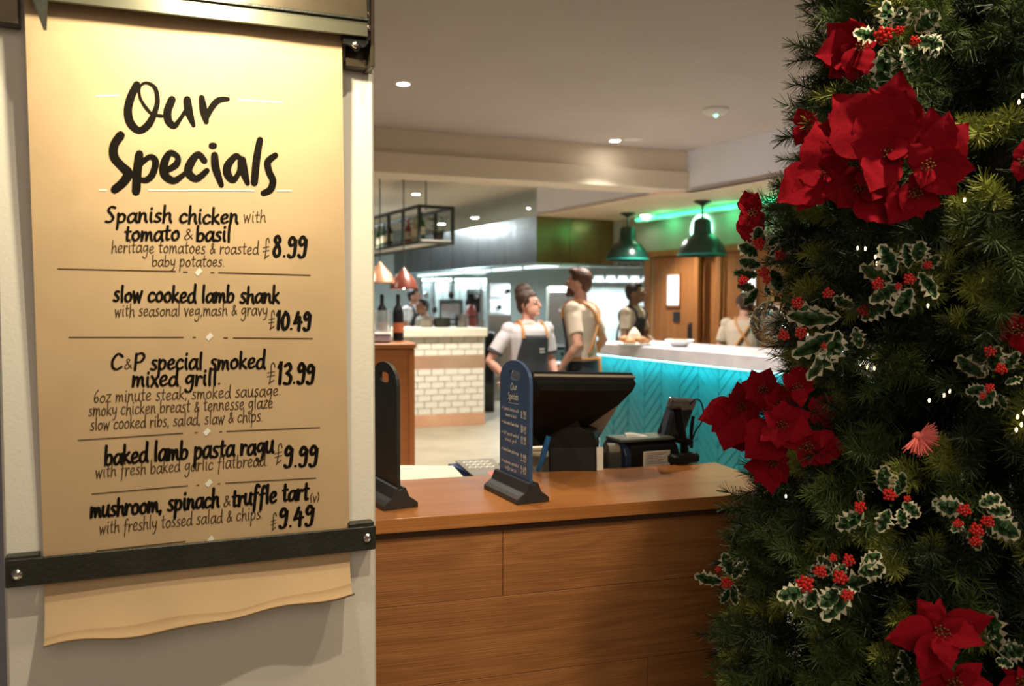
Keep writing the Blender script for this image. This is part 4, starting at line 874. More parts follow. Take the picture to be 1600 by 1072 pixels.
    # shirt
    sb=MB(); sb.loft(tor(.014,0.92*k,1.47*k)); 
    for s in (-1,1):
        sh,el,wr=arms['_%d'%s]; e2=sh.lerp(el,sleeve/.55*.72)
        sb.tube([sh+V((-s*.03,0,.0)),sh.lerp(e2,.4),e2],[.066*k,.064*k,.062*k],14); sb.ball(sh,.068*k,12)
    sb.tube([nk-V((0,0,.03)),nk+V((0,.005,.022*k))],[.085*k,.068*k],16)
    me=remesh(sb,max(vox,.009),1); me.materials.append(m_shirt); link('shirt',me,t)
    for s in (-1,1):
        cl=MB().add([nk+V((s*.002,-.072*k,.0)),nk+V((s*.058,-.050*k,.034)),nk+V((s*.088,-.055*k,.0)),nk+V((s*.045,-.115*k,-.045))],[(0,1,2,3)]); o=obj('collar',cl,m_shirt,t); solid(o,.006)
        if cuffs:
            sh,el,wr=arms['_%d'%s]; e2=sh.lerp(el,sleeve/.55*.72); d=(el-sh).normalized(); obj('cuff_strap',MB().tube([e2-d*.012,e2+d*.012],.066*k,14),cuffs,t,smooth=True)
    # trousers, shoes
    tb=MB(); tb.loft([ell((0,0,z*k),V((a*wid*k,0,0)),V((0,b*k*wid,0))) for z,a,b in ((.82,.175,.125),(.90,.172,.125),(.99,.172,.122))])
    for s in (-1,1): tb.tube([V((s*.088*k,0,.90*k)),V((s*.097*k,-.01,.50*k)),V((s*.10*k,.012,.07*k))],[.100*k,.075*k,.066*k],14)
    me=remesh(tb,max(vox,.011),1); me.materials.append(m_trous); link('trousers',me,t)
    for s in (-1,1): obj('shoe',MB().loft([ell((s*.10*k,-.05,z),V((a,0,0)),V((0,b,0)),14) for z,a,b in ((0,.05,.14),(.03,.052,.142),(.065,.046,.12),(.085,.035,.06))]),M_black,t,smooth=True)
    # hair
    hb=MB()
    if hair=='short':
        hb.ball(hp_(0,.022,.043),V((.081,.098,.092))*k,16,q=Q); hb.ball(hp_(0,.062,.0),V((.066,.055,.075))*k,14,q=Q); hb.ball(hp_(0,-.035,.095),V((.060,.055,.035))*k,12,q=Q)
    else:
        hb.ball(hp_(0,.022,.045),V((.086,.100,.094))*k,16,q=Q); hb.ball(hp_(0,.060,.0),V((.072,.060,.080))*k,14,q=Q)
        if hair=='topbun': hb.ball(hp_(.0,.045,.128),V((.084,.080,.066))*k,14,q=Q); hb.ball(hp_(.0,.03,.075),V((.096,.096,.070))*k,14,q=Q)
        if hair=='lowbun': hb.ball(hp_(0,.115,.03),V((.050,.045,.045))*k,12,q=Q)
        for s in (-1,1): hb.tube([hp_(s*.070,-.025,.075),hp_(s*.083,-.012,.03),hp_(s*.080,.005,-.03)],[.020*k,.016*k,.008*k],8)
    me=remesh(hb,max(vox*.8,.007),2)
    # cut hair away from the face
    import bmesh
    bm=bmesh.new(); bm.from_mesh(me); Qi=Q.inverted(); dele=[]
    for v in bm.verts:
        q=Qi@(v.co-hc)/k
        if q.y<-.045 and q.z<.062 and abs(q.x)<.075: dele.append(v)
    bmesh.ops.delete(bm,geom=dele,context='VERTS'); bm.to_mesh(me); bm.free(); me.materials.append(m_hair); link('hair',me,t)
    if beard:
        bb=MB(); bb.ball(hp_(0,-.036,-.068),V((.056,.060,.050))*k,14,q=Q); bb.ball(hp_(0,-.076,-.098),V((.032,.024,.026))*k,10,q=Q); me=remesh(bb,.008,1); me.materials.append(m_hair); link('beard',me,t)
    if apron:
        def ap(u,v):     # u -1..1 across, v 0 bottom .. 1 top of bib
            z=(.50+.86*v)*k
            half=1.25 if z<1.02*k else 1.25-(z/k-1.02)/.34*.70
            a=u*half; i=0
            for q in range(len(prof)-1):
                if prof[q][0]<=z: i=q
            z0,a0,b0=prof[i]; z1,a1,b1_=prof[min(i+1,len(prof)-1)]; f=min(1,max(0,(z-z0)/max(1e-6,(z1-z0)))) if z>z0 else 0
            A_=a0+(a1-a0)*f+.026*k; B_=b0+(b1_-b0)*f+.028*k
            if z<.92*k: A_+= (.92*k-z)*.12; B_+=(.92*k-z)*.10+.008*sin(a*7)*((.92*k-z)*2)
            return sp(z)+V((A_*sin(a),-B_*cos(a),0))
        o=obj('apron',MB().grid(lambda s,q: ap(s*2-1,q),28,24),apron,t,smooth=180); solid(o,.004)
        ms=strap or apron
        for s in (-1,1):
            c0=ap(s*.92,.97); obj('apron_strap',MB().tube([V(p) for p in cr([list(c0),list(sp(1.42*k)+V((s*.115*k,-.105*k,0))),list(sp(1.475*k)+V((s*.10*k,-.01,0.005))),list(sp(1.40*k)+V((s*.07*k,.135*k,0))),list(sp(1.20*k)+V((-s*.05,.145*k,0))),list(sp(1.05*k)+V((-s*.11*k*wid,.110*k*wid,0)))],4)],.013*k,6),ms,t,smooth=True)
        w0=ap(-1,.58);w1=ap(1,.58)
        wb=[list(w1)]+[list(sp(1.0*k)+V(((.180*k*wid+.02)*cos(a),(.12*k*wid+.03)*sin(a),0))) for a in [.5,1.0,1.57,2.14,2.64]]+[list(w0)]
        obj('apron_tie',MB().tube([V(p) for p in cr(wb,4)],.011*k,6),ms,t,smooth=True)
        obj('tie_ends',MB().tube([V(p) for p in cr([list(sp(1.0*k)+V((.02,.165*k,0))),[.05,.19,.88*k],[.04,.17,.70*k],[.06,.18,.55*k]],4)],.012*k,6),ms,t,smooth=True)
        if logo:
            lm=MB()
            def lp(x,y): q=ap(.18+x*.14,.86+y*.02); return q+V((0,-.004,0))
            for r_ in (0,-1): stroke(lm,cr([[.2*i+.2*r_*-1,r_*1.5+.35*((i*7)%3-1),.28] for i in range(14)],3),lambda x,y: lp(x,y),False)
            obj('apron_print',lm,M_white,t)
    return t
SK1=skin('pink_skin',(.58,.30,.22)); SK2=skin('tan_skin',(.50,.26,.18)); SK3=skin('brown_skin',(.24,.12,.07))
SH=mat('pale_lilac_cotton',(.56,.53,.55),.8,0,.06,6,.1,60); SHb=mat('beige_cotton',(.50,.42,.33),.8,0,.06,6,.1,60); SHw=mat('white_chef_cotton',(.78,.78,.76),.8,0,.05)
AP=mat('charcoal_denim',(.020,.024,.030),.75,0,.15,20); APn=mat('navy_denim',(.022,.032,.055),.75,0,.15,20); ST=mat('tan_leather',(.50,.23,.07),.5,0,.12)
HB=mat('dark_brown_hair',(.045,.018,.010),.55,0,.3,40,.3,90); HA=mat('auburn_hair',(.075,.028,.014),.55,0,.3,40,.3,90); HK=mat('black_hair',(.012,.010,.010),.5,0,.3,40,.3,90)
TR_=mat('dark_trouser_cloth',(.02,.022,.03),.8)
def gp(px,d): q=at(px,500,d); return V((q.x,d,0))
cu=mat('dark_cuff_strap',(.04,.04,.05),.6)
person('woman with a dark top bun in a pale shirt and charcoal apron',gp(824,6.7),1.62,R(30),SK1,SH,TR_,HB,AP,ST,{-1:((.36,.03,1.14),(.24,-.07,.985)),'h-1':(-.5,-.5,-.4),1:((.25,.0,1.13),(.22,-.14,.93))},(R(28),R(-8)),.02,1.12,'topbun',.008,logo=True,cuffs=cu)
person('bearded man seen from behind in a pale shirt and apron with tan straps',gp(910,7.2),1.82,R(-118),SK2,SHb,TR_,HA,APn,ST,{1:((.27,.08,1.12),(.24,-.07,.95)),'h1':(-.1,-.5,-.8),-1:((.33,.06,1.14),(.20,-.05,1.0))},(R(8),R(-6)),.03,1.0,'short',.008,beard=True)
person('dark-haired man in beige shirt and dark apron working in the kitchen at right',gp(984,9.4),1.76,R(52),SK3,SHb,TR_,HK,AP,None,{-1:((.24,-.08,1.14),(.20,-.28,1.02)),1:((.24,-.08,1.14),(.18,-.28,1.02))},(R(18),R(-10)),.08,.95,'short',.010)
person('person with a dark bun bending over behind the bar beside the tree',gp(1162,8.15),1.66,R(160),SK1,SHb,TR_,HB,AP,ST,{-1:((.25,-.10,1.12),(.22,-.30,.98)),1:((.25,-.10,1.12),(.20,-.32,.98))},(R(12),R(-10)),.30,1.05,'lowbun',.009)
person('chef in a white jacket and dark apron standing at the back left of the kitchen',gp(641,13.3),1.76,R(62),SK1,SHw,TR_,HK,AP,None,{-1:((.24,-.08,1.14),(.18,-.26,1.04)),1:((.24,-.08,1.14),(.16,-.28,1.04))},(R(10),R(-14)),.10,1.0,'short',.012)
person('chef in a white jacket bending forward at the kitchen pass beside the other chef',gp(674,12.0),1.60,R(-48),SK2,SHw,TR_,HK,None,None,{-1:((.24,-.10,1.12),(.18,-.28,1.04)),1:((.24,-.10,1.12),(.16,-.30,1.04))},(R(-6),R(-16)),.28,1.0,'short',.012)
# ============================================================ CHRISTMAS TREE
AX=V((1.02,1.76,0)); TZ=.02
RP=[(0.05,.50),(.45,.57),(.85,.535),(1.02,.50),(1.18,.44),(1.40,.42),(1.55,.43),(1.68,.44),(1.80,.42),(2.0,.365),(2.3,.33),(2.6,.26),(2.85,.15),(2.97,.02)]
def TRd(z):
    for (a,ra),(b,rb) in zip(RP,RP[1:]):
        if z<=b: f=max(0,(z-a)/(b-a)); return ra+(rb-ra)*f
    return .02
def tpt(px,py,ex=.0):
    """first place where the line of sight meets the tree's surface, else where it passes closest"""
    r=ray(px,py); best=None
    for i in range(400):
        d=.8+i*.005; p=CAM+r*(d/r.y); g=sqrt((p.x-AX.x)**2+(p.y-AX.y)**2)-TRd(p.z)-ex
        if g<=0: return p
        if best is None or g<best[0]: best=(g,p)
    return best[1]
tree=thing('christmas_tree','tall dark green artificial christmas tree standing before the counter','tree',(AX.x,AX.y,0))
obj('trunk',MB().tube([(0,0,.0),(0,0,1.5),(0,0,2.9)],[.045,.035,.012],10),mat('brown_trunk',(.05,.03,.015),.8),tree)
obj('tree_stand',MB().lathe([(.26,0),(.26,.03),(.08,.06),(.06,.16),(.045,.17)],n=24),M_iron,tree)
def needle_mat(n,c,v): return mat(n,c,.55,0,v,9)
NM=[needle_mat('shaded_green_needles',(.010,.030,.007),.35),needle_mat('mid_green_needles',(.060,.110,.024),.35),needle_mat('lit_yellow_green_needles',(.34,.40,.085),.3)]  # inner shade and lit tips are put into the needle colours
def sprig(rng,L,nn,nl,wd,burst=False,side=2):
    v=[];f=[]
    def needle(p,d,l):
        s=d.cross(V((rng.uniform(-1,1),rng.uniform(-1,1),rng.uniform(-1,1)))).normalized()*wd
        k=len(v); q=p+d*l; v.extend([p-s*.7,p+s*.7,q+s*.35,q-s*.35]); f.append((k,k+1,k+2,k+3))
    ax=[(V((0,0,0)),V((0,0,1)),L)]
    for i in range(side):
        a=rng.uniform(0,2*pi); ax.append((V((0,0,L*rng.uniform(.2,.5))),V((cos(a)*.75,sin(a)*.75,.75)).normalized(),L*rng.uniform(.4,.6)))
    for p0,d0,l0 in ax:
        e1=d0.cross(V((1,.3,.2))).normalized(); e2=d0.cross(e1)
        m=int(nn*l0/L)
        for i in range(m):
            t_=(i/m)**.8; a=i*2.4+rng.uniform(-.4,.4); sp_=rng.uniform(.75,1.25) if not burst else rng.uniform(.5,1.4)
            fo=.55 if t_<.9 else 1.0
            d=(d0*fo*sp_+(e1*cos(a)+e2*sin(a))*(1 if t_<.93 else .45)).normalized(); needle(p0+d0*l0*t_,d,nl*rng.uniform(.75,1.15)*(1-.25*t_))
        s=e1*.0016; k=len(v); v.extend([p0-s,p0+s,p0+d0*l0+s,p0+d0*l0-s]); f.append((k,k+1,k+2,k+3))
    return v,f
rng=random.Random(3)
SPR=[]
for i in range(9):
    v,f=sprig(rng,.12+.01*(i%3),230,.034,.00095,i%3==2,3) if i<6 else sprig(rng,.085,200,.030,.0011,True,2); me=bpy.data.meshes.new('needle_sprig'); me.from_pydata([tuple(x) for x in v],[],f); me.materials.append(NM[i//3]); SPR.append(me)
def orient(n,rng):
    n=n.normalized(); q=n.to_track_quat('Z','Y'); return q.to_matrix()@Matrix.Rotation(rng.uniform(0,6.3),3,'Z')
toC=atan2(-AX.y,-AX.x)
cand=[]
for i in range(9000):
    z=rng.uniform(.1,2.95); 
    if rng.random()>TRd(z)/.6: continue
    cand.append((z,toC+rng.uniform(-pi,pi)))
def vis(p):
    q=p-CAM; y_=q.dot(fw)
    if y_<=0: return False
    return -60<800+FPX*q.dot(rt)/y_<1660 and -60<536-FPX*q.dot(up)/y_<1130
front=[];rest=[]
for z,a in cand:
    da=abs((a-toC+pi)%(2*pi)-pi); r=TRd(z)-.095; p=V((AX.x+r*cos(a),AX.y+r*sin(a),z))
    if da<1.75 and vis(p) and len(front)<300: 
        if all((p-q[0]).length>.040 for q in front): front.append((p,a))
        else: rest.append((z,a))
    else: rest.append((z,a))
print('front sprigs',len(front))
for p,a in front:
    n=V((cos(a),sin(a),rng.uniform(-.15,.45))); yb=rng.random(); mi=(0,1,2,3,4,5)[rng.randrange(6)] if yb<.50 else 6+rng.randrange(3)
    b=link('needle_sprig',SPR[mi],tree,loc=p-AX); b.rotation_euler=orient(n+V((rng.uniform(-.35,.35),rng.uniform(-.35,.35),rng.uniform(-.3,.3))),rng).to_euler(); s=rng.uniform(.85,1.2); b.scale=(s,s,s)
# the rest of the foliage as one part, boughs deeper inside and round the back
import numpy as np
VS=[];FS=[];MI=[];off=0
SM=[]
for i in range(4):
    v,f=sprig(rng,.15,90,.040,.0016,False,2); SM.append((np.array([tuple(x) for x in v]),np.array(f)))
cnt=0
for z,a in rest[:3400]:
    deep=rng.random(); r=max(.01,TRd(z)*(1-.75*deep**1.2)-.09); c=np.array((r*cos(a),r*sin(a),z)); n=V((cos(a),sin(a),rng.uniform(-.3,.35)))
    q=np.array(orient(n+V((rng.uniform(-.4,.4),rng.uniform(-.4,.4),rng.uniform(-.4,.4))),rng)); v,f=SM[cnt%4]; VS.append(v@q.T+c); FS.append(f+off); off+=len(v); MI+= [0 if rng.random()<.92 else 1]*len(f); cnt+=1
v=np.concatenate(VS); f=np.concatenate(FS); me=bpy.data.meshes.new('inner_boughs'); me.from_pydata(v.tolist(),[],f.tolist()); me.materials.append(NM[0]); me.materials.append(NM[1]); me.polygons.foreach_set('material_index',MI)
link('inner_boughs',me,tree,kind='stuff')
# ---- poinsettias
M_red=mat('red_velvet',(.30,.003,.014),.85,0,.18,18,.2,120); M_red.node_tree.nodes['Principled BSDF'].inputs['Specular IOR Level'].default_value=.15
M_stam=mat('gold_stamens',(.16,.08,.02),.5,0,.3)
def petal_mesh(seed,wd,cup):
    rg=random.Random(seed); mb=MB()
    def pf(s,t_):
        x=s*2-1; t2=t_; w_=wd*(abs(sin(pi*min(1,t2**.80)))**1.12)*(1-.10*t2)+.03*(1-t2); 
        if t2>.55: w_*=1+.09*sin(t2*34+seed)
        y=t2; z=cup*(t2-t2*t2)*1.0-.10*t2*t2*rg_s+.10*abs(x)*w_*1.2*(1 if seed%2 else -.6)+.012*sin(t2*17+x*3+seed)
        return V((x*w_*.5,y,z))
    rg_s=rg.uniform(-1,1.6); mb.grid(pf,8,14); return mb.mesh('bract',M_red,180)
PET=[petal_mesh(i,.76+.07*(i%3),.16+.05*(i%4)) for i in range(6)]
stm_=MB()
for i in range(14):
    a=i*2.4; r=.05*sqrt(i/14); stm_.tube([(r*cos(a)*.5,r*sin(a)*.5,0),(r*cos(a)*1.3,r*sin(a)*1.3,.10+.03*sin(i))],[.004,.004],5).ball((r*cos(a)*1.35,r*sin(a)*1.35,.115+.03*sin(i)),.011,6)
STM=stm_.mesh('stamens',M_stam)
def facing(p): return (CAM-p).normalized()
def flower(label,cx,cy,tips,ex=.03,stam=True,tilt=(0,0)):
    lone='bottom right' in label or 'under the front' in label; gs=1.0 if lone else 1.12; pw=.80 if lone else 1.05
    tips=[(cx+(q[0]-cx)*gs,cy+(q[1]-cy)*gs,*q[2:]) for q in tips]
    p=tpt(cx,cy,ex); n=facing(p)+rt*tilt[0]+up*tilt[1]; n.normalize()
    t=thing('poinsettia',label,'poinsettia',p,0,'red poinsettias on the tree')
    d=(p-CAM).length; rr=random.Random(cx)
    for i,(tx_,ty_,*lf_) in enumerate(tips):
        lift=lf_[0] if lf_ else rr.uniform(-.05,.25)
        q=onp(tx_,ty_,p,facing(p)); dv_=q-p; L_=dv_.length; dv_=(dv_.normalized()+n*lift).normalized()
        zax=(n-dv_*n.dot(dv_)).normalized(); 
        zax=(zax+dv_.cross(zax)*rr.uniform(-.6,.6)).normalized(); xax=dv_.cross(zax); m=Matrix((xax,dv_,zax)).transposed()
        b=link('bract',PET[rr.randrange(6)],t); b.matrix_basis=Matrix.Translation(n*(.004*(i%5)+.02*(lift>.3)))@m.to_4x4()@Matrix.Diagonal((L_*pw*rr.uniform(.95,1.15),L_,L_,1))
    T0=[(x,y) for x,y,*_ in tips]; T0.sort(key=lambda c: atan2(c[1]-cy,c[0]-cx))
    for i in range(len(T0)):
        a=T0[i]; b=T0[(i+1)%len(T0)]; mx_=((a[0]+b[0])/2-cx)*1.05; my_=((a[1]+b[1])/2-cy)*1.05
        if mx_*mx_+my_*my_<160 or rr.random()<.3 or lone: continue
        mx_*=.92; my_*=.92
        q=onp(cx+mx_,cy+my_,p,facing(p)); dv_=q-p; L_=dv_.length; dv_=(dv_.normalized()-n*.12).normalized(); zax=(n-dv_*n.dot(dv_)).normalized(); zax=(zax+dv_.cross(zax)*rr.uniform(-.3,.3)).normalized()
        b_=link('bract',PET[rr.randrange(6)],t); b_.matrix_basis=Matrix.Translation(-n*.006)@Matrix((dv_.cross(zax),dv_,zax)).transposed().to_4x4()@Matrix.Diagonal((L_*.95,L_,L_,1))
    if stam:
        q=n.to_track_quat('Z','Y').to_matrix().to_4x4(); b=link('stamens',STM,t); b.matrix_basis=Matrix.Translation(n*.015)@q@Matrix.Diagonal((.17,.17,.17,1))
    return t
FL=[('large poinsettia at the middle of the top cluster with its tip pointing straight up',1385,238,[(1409,124,0),(1362,148,0),(1416,150,.2),(1310,158,0),(1345,165,.05),(1440,200,.5),(1358,300,.5),(1330,225,.6),(1430,232,.5),(1392,285,.2)],.07),
('poinsettia at the left of the top cluster',1290,268,[(1281,196,.1),(1272,222,.1),(1222,312,.1),(1250,323,.2),(1328,242,.5),(1340,290,.3),(1300,240,.6),(1244,268,.2)],.05),
('poinsettia low in the middle of the top cluster',1345,292,[(1290,300,.1),(1312,322,.1),(1338,330,.1),(1384,304,.2),(1360,262,.5),(1300,268,.3),(1392,344,.1)],.05),
('poinsettia at the right of the top cluster with broad petals',1450,258,[(1455,176,.1),(1478,182,.1),(1506,198,.1),(1517,262,.0),(1490,300,.0),(1418,250,.5),(1440,292,.5),(1425,226,.4)],.06),
('poinsettia filling the upper left of the top cluster',1330,205,[(1281,198,.1),(1310,158,.1),(1345,168,.1),(1372,190,.2),(1370,230,.2),(1330,250,.2),(1296,232,.1)],.035),
('small poinsettia hanging at the lower right of the top cluster',1430,302,[(1392,345,.1),(1412,332,.2),(1440,338,.1),(1466,320,.1),(1458,262,.3),(1400,300,.1)],.04),
('poinsettia highest on the tree beside the variegated holly',1345,72,[(1296,42,.1),(1280,86,.1),(1300,118,.1),(1330,124,.1),(1350,112,.3),(1330,32,.1),(1372,52,.1)],.03),
('small poinsettia peeping out at the left edge beside the pale fascia',1262,196,[(1249,170,.1),(1255,205,.2),(1246,224,.1),(1275,176,.2),(1278,214,.1)],.01),
('poinsettia on the left edge of the tree above the green pendant',1176,332,[(1155,318,.1),(1166,300,.1),(1184,302,.3),(1156,350,.1),(1168,378,.1),(1192,352,.2),(1188,320,.4)],.03),
('poinsettia at the far left of the middle cluster pointing at the turquoise bar',1158,636,[(1096,652,.0),(1128,632,.4),(1118,672,.1),(1134,698,.1),(1152,600,.1),(1190,640,.4),(1165,690,.3)],.06),
('poinsettia at the top left of the middle cluster above the stamens',1192,608,[(1162,598,.2),(1176,580,.1),(1203,578,.1),(1222,606,.1),(1196,640,.3),(1166,622,.3)],.05),
('poinsettia at the top right of the middle cluster',1246,606,[(1248,570,.1),(1266,578,.1),(1226,586,.1),(1270,608,.1),(1252,636,.4),(1226,618,.3)],.05),
('biggest poinsettia at the centre of the middle cluster',1222,664,[(1194,644,.4),(1226,628,.5),(1262,646,.3),(1266,676,.1),(1190,688,.3),(1172,712,.1),(1214,700,.6),(1244,700,.3)],.08),
('poinsettia filling the gap left of the middle cluster centre',1180,676,[(1150,662,.1),(1140,694,.1),(1172,712,.1),(1204,700,.1),(1208,668,.2),(1184,648,.2)],.035),
('poinsettia filling the gap at the upper middle of the middle cluster',1222,634,[(1196,620,.1),(1216,604,.1),(1244,618,.1),(1250,646,.1),(1226,662,.2),(1198,648,.2)],.035),
('poinsettia at the bottom of the middle cluster above the counter top',1208,722,[(1166,730,.1),(1182,750,.1),(1208,768,.0),(1226,752,.0),(1232,716,.3),(1184,706,.4),(1206,690,.4)],.05),
('poinsettia at the right of the middle cluster with a curled petal',1262,698,[(1318,704,.0),(1300,682,.2),(1288,724,.1),(1256,728,.1),(1248,680,.3)],.04),
('dark poinsettia tucked in right of the middle cluster',1274,644,[(1322,634,.0),(1320,652,.0),(1300,622,.1),(1272,662,.1),(1270,622,.1)],.0),
('poinsettia at the bottom right of the photo with a front petal hanging down',1472,986,[(1382,998,.05),(1431,936,.1),(1470,933,.0),(1552,962,.0),(1540,1006,.15),(1436,1062,.0),(1486,1048,.5),(1508,968,.4),(1462,1030,.1)],.05),
('poinsettia half cut off by the bottom edge under the front-petalled one',1492,1068,[(1434,1078,.0),(1470,1040,.3),(1536,1036,.1),(1552,1070,.1),(1520,1100,.1),(1460,1110,.1)],.04),
('poinsettia in the bottom right corner of the photo',1600,1066,[(1566,1044,.1),(1558,1074,.1),(1590,1040,.2),(1640,1040,.1),(1620,1100,.1),(1580,1100,.1)],.04),
('poinsettia cut by the right edge of the photo beside the top cluster',1602,252,[(1580,262,.1),(1588,232,.1),(1600,222,.1),(1640,250,.1),(1592,280,.2)],.03),
('deep red poinsettia in shade at the right edge of the photo halfway up',1592,516,[(1560,502,.1),(1562,530,.1),(1586,490,.1),(1630,500,.1),(1600,550,.1)],-.02)]
for l,x,y,tp_,e in FL: flower(l,x,y,tp_,e)
# ---- holly
M_hg=mat('holly_green',(.022,.075,.020),.38,0,.25,30); M_hc=mat('holly_cream_edge',(.56,.56,.42),.45,0,.12,30); M_ber=mat('red_berry',(.55,.015,.012),.25,0,.1)
def holly_leaf(seed):
    rg=random.Random(seed); n=11; out=[];inn=[];mb=MB()
    def pro(t_): return .29*sin(pi*t_)**.65
    L_=[];mid=[]
    for side in (-1,1):
        for i in range(n):
            t_=(i+.0)/(n-1); w_=pro(t_)*(1.22 if i%2 else .80)+(0 if 0<i<n-1 else .0); 
            L_.append((side*w_,t_,side))
    def Z(x,t_): return .16*(t_-t_*t_)*2-.45*x*x+.05*sin(t_*22+(1 if x>0 else 0)*2)*abs(x)*4
    vs=[];fs=[];mi=[]
    for i in range(n):
        t_=i/(n-1)
        for side in (-1,1):
            wo=pro(t_)*(1.38 if i%2 else .78); wi=pro(min(.92,t_))*.74*(1 if t_<.93 else 0)*(1+.25*rg.uniform(-1,1))
            vs.append(V((side*wi,t_*.94+.03,Z(side*wi,t_)))); vs.append(V((side*wo,t_+(.03 if i%2 else 0),Z(side*wo,t_)+.004)))
        vs.append(V((0,t_*.94+.03,Z(0,t_)-.012)))
    for i in range(n-1):
        a=i*5;b=a+5
        for s in (0,2):
            mb_f=(a+s,a+s+1,b+s+1,b+s); fs.append(mb_f); mi.append(1)
            fs.append((a+4,a+s,b+s,b+4)); mi.append(0)
    mb.v=[tuple(x) for x in vs]; mb.f=fs; mb.m=mi; return mb.mesh('holly_leaf',[M_hg,M_hc],180)
HL_=[holly_leaf(i) for i in range(4)]
bc=[]
for s_ in range(3):
    mb=MB(); rg=random.Random(s_+40)
    for i in range(13):
        a=i*2.4; r=.85*sqrt((i+.3)/13); c=V((r*cos(a),r*sin(a),.55*(1-r*r)+rg.uniform(-.12,.12))); mb.ball(c,.27,8)
        if i%3==0: mb.tube([c*.9,(0,0,-.5)],.04,4)
    bc.append(mb.mesh('berry_cluster',M_ber,True))
def holly(label,cx,cy,leaves,clusters,ex=.03):
    p=tpt(cx,cy,ex); n=facing(p); t=thing('holly_sprig',label,'holly',p,0,'variegated holly sprigs on the tree'); rr=random.Random(cx*3+cy)
    obj('stem',MB().tube([V((0,0,0)),-n*.05,-n*.12],.0025,6),NM[1],t)
    for (x0,y0,x1,y1) in leaves:
        x1=x0+(x1-x0)*1.15; y1=y0+(y1-y0)*1.15
        a=onp(x0,y0,p,n)+n*rr.uniform(-.004,.012); b=onp(x1,y1,p,n); dv_=b-onp(x0,y0,p,n); L_=dv_.length; dv_=(dv_.normalized()+n*rr.uniform(-.15,.35)).normalized()
        zax=(n-dv_*n.dot(dv_)).normalized(); zax=(zax+dv_.cross(zax)*rr.uniform(-1.15,1.15)).normalized(); m=Matrix((dv_.cross(zax),dv_,zax)).transposed()
        o=link('holly_leaf',HL_[rr.randrange(4)],t); o.matrix_basis=Matrix.Translation(a-p)@m.to_4x4()@Matrix.Diagonal((min(L_,.050)*rr.uniform(1.05,1.3),L_,L_,1))
    for (x,y,r) in clusters:
        c=onp(x,y,p,n)+n*.022; rr_=(onp(x+r,y,p,n)-onp(x,y,p,n)).length
        o=link('berry_cluster',bc[rr.randrange(3)],t); o.matrix_basis=Matrix.Translation(c-p)@n.to_track_quat('Z','Y').to_matrix().to_4x4()@Matrix.Rotation(rr.uniform(0,6),4,'Z')@Matrix.Diagonal((rr_,rr_,rr_*.8,1))
holly('variegated holly sprig with a big berry bunch at the top of the tree',1400,60,[(1385,50,1384,6),(1400,52,1410,14),(1430,50,1464,22),(1375,60,1338,52),(1382,72,1378,132),(1410,70,1432,112),(1420,70,1462,82),(1430,62,1470,72)],[(1381,55,16),(1405,48,9),(1429,64,10)],.05)
holly('dense holly sprig on the left edge beside the nearer green pendant',1196,420,[(1190,392,1185,358),(1200,400,1252,378),(1185,400,1156,384),(1190,415,1158,408),(1185,430,1150,425),(1205,420,1218,452),(1195,445,1203,460),(1180,450,1155,446),(1185,450,1164,474),(1200,385,1215,372),(1210,400,1232,396)],[(1186,381,11),(1219,400,11),(1193,425,10),(1161,438,9),(1198,436,8)],.04)
holly('holly sprig with upright leaves and red berries right of the spread sprig',1420,425,[(1395,440,1350,418),(1400,430,1378,388),(1420,420,1415,385),(1432,410,1440,380),(1440,420,1466,400),(1435,425,1460,462),(1425,450,1400,488),(1410,445,1365,470)],[(1373,443,11),(1421,436,11),(1449,414,8),(1404,447,7)],.03)
holly('spread holly sprig with curling leaves at the centre left of the tree',1318,506,[(1335,480,1306,466),(1350,480,1392,452),(1345,500,1385,480),(1310,500,1238,494),(1305,520,1246,552),(1320,530,1268,588),(1315,495,1245,482),(1335,510,1345,540),(1310,515,1300,560)],[(1349,485,11),(1247,474,11),(1294,459,10),(1252,520,11),(1226,524,10),(1288,540,6)],.03)
holly('holly sprig with dull berries near the right edge halfway down',1552,588,[(1540,590,1500,560),(1550,580,1560,545),(1565,580,1588,552),(1570,600,1594,592),(1555,610,1532,632),(1560,615,1572,636),(1540,605,1512,612),(1545,585,1520,572)],[(1547,550,11),(1564,577,11),(1546,606,9),(1536,618,7)],.02)
holly('holly sprig with two berry bunches and drooping leaves under the pink ornament',1392,790,[(1400,775,1410,742),(1410,785,1434,805),(1390,795,1376,828),(1405,795,1412,822),(1350,800,1312,822),(1345,785,1345,768),(1380,770,1384,732)],[(1390,774,12),(1344,793,11),(1417,780,7)],.03)
holly('holly sprig full of red berries near the right edge low on the tree',1524,812,[(1510,795,1468,790),(1530,790,1560,778),(1545,810,1588,836),(1540,820,1556,838),(1515,825,1530,856),(1505,815,1490,830),(1500,800,1462,785),(1540,795,1575,800)],[(1507,797,12),(1497,818,9),(1526,828,13),(1543,814,12),(1524,845,11)],.05)
holly('brightest holly sprig with five red berry bunches low in the middle of the tree',1302,905,[(1300,885,1280,872),(1345,890,1372,868),(1340,895,1378,888),(1265,925,1220,932),(1300,915,1358,902),(1310,920,1284,946),(1330,920,1290,964),(1320,910,1342,922),(1300,900,1320,885),(1275,920,1262,948),(1300,895,1270,888)],[(1259,912,15),(1282,893,11),(1313,903,13),(1326,876,11),(1302,872,7),(1323,930,11)],.07)
holly('small holly sprig sticking out over the oak board at the lower left',1138,908,[(1142,900,1132,868),(1130,910,1090,900),(1145,905,1165,880),(1140,920,1128,940),(1150,915,1172,928),(1145,912,1150,942)],[(1136,911,10),(1122,890,5)],.03)
holly('holly sprig without berries behind the bottom right poinsettia',1570,1010,[(1560,1020,1552,960),(1560,1020,1598,1016),(1555,1030,1580,1040),(1545,1000,1556,985)],[],.0)
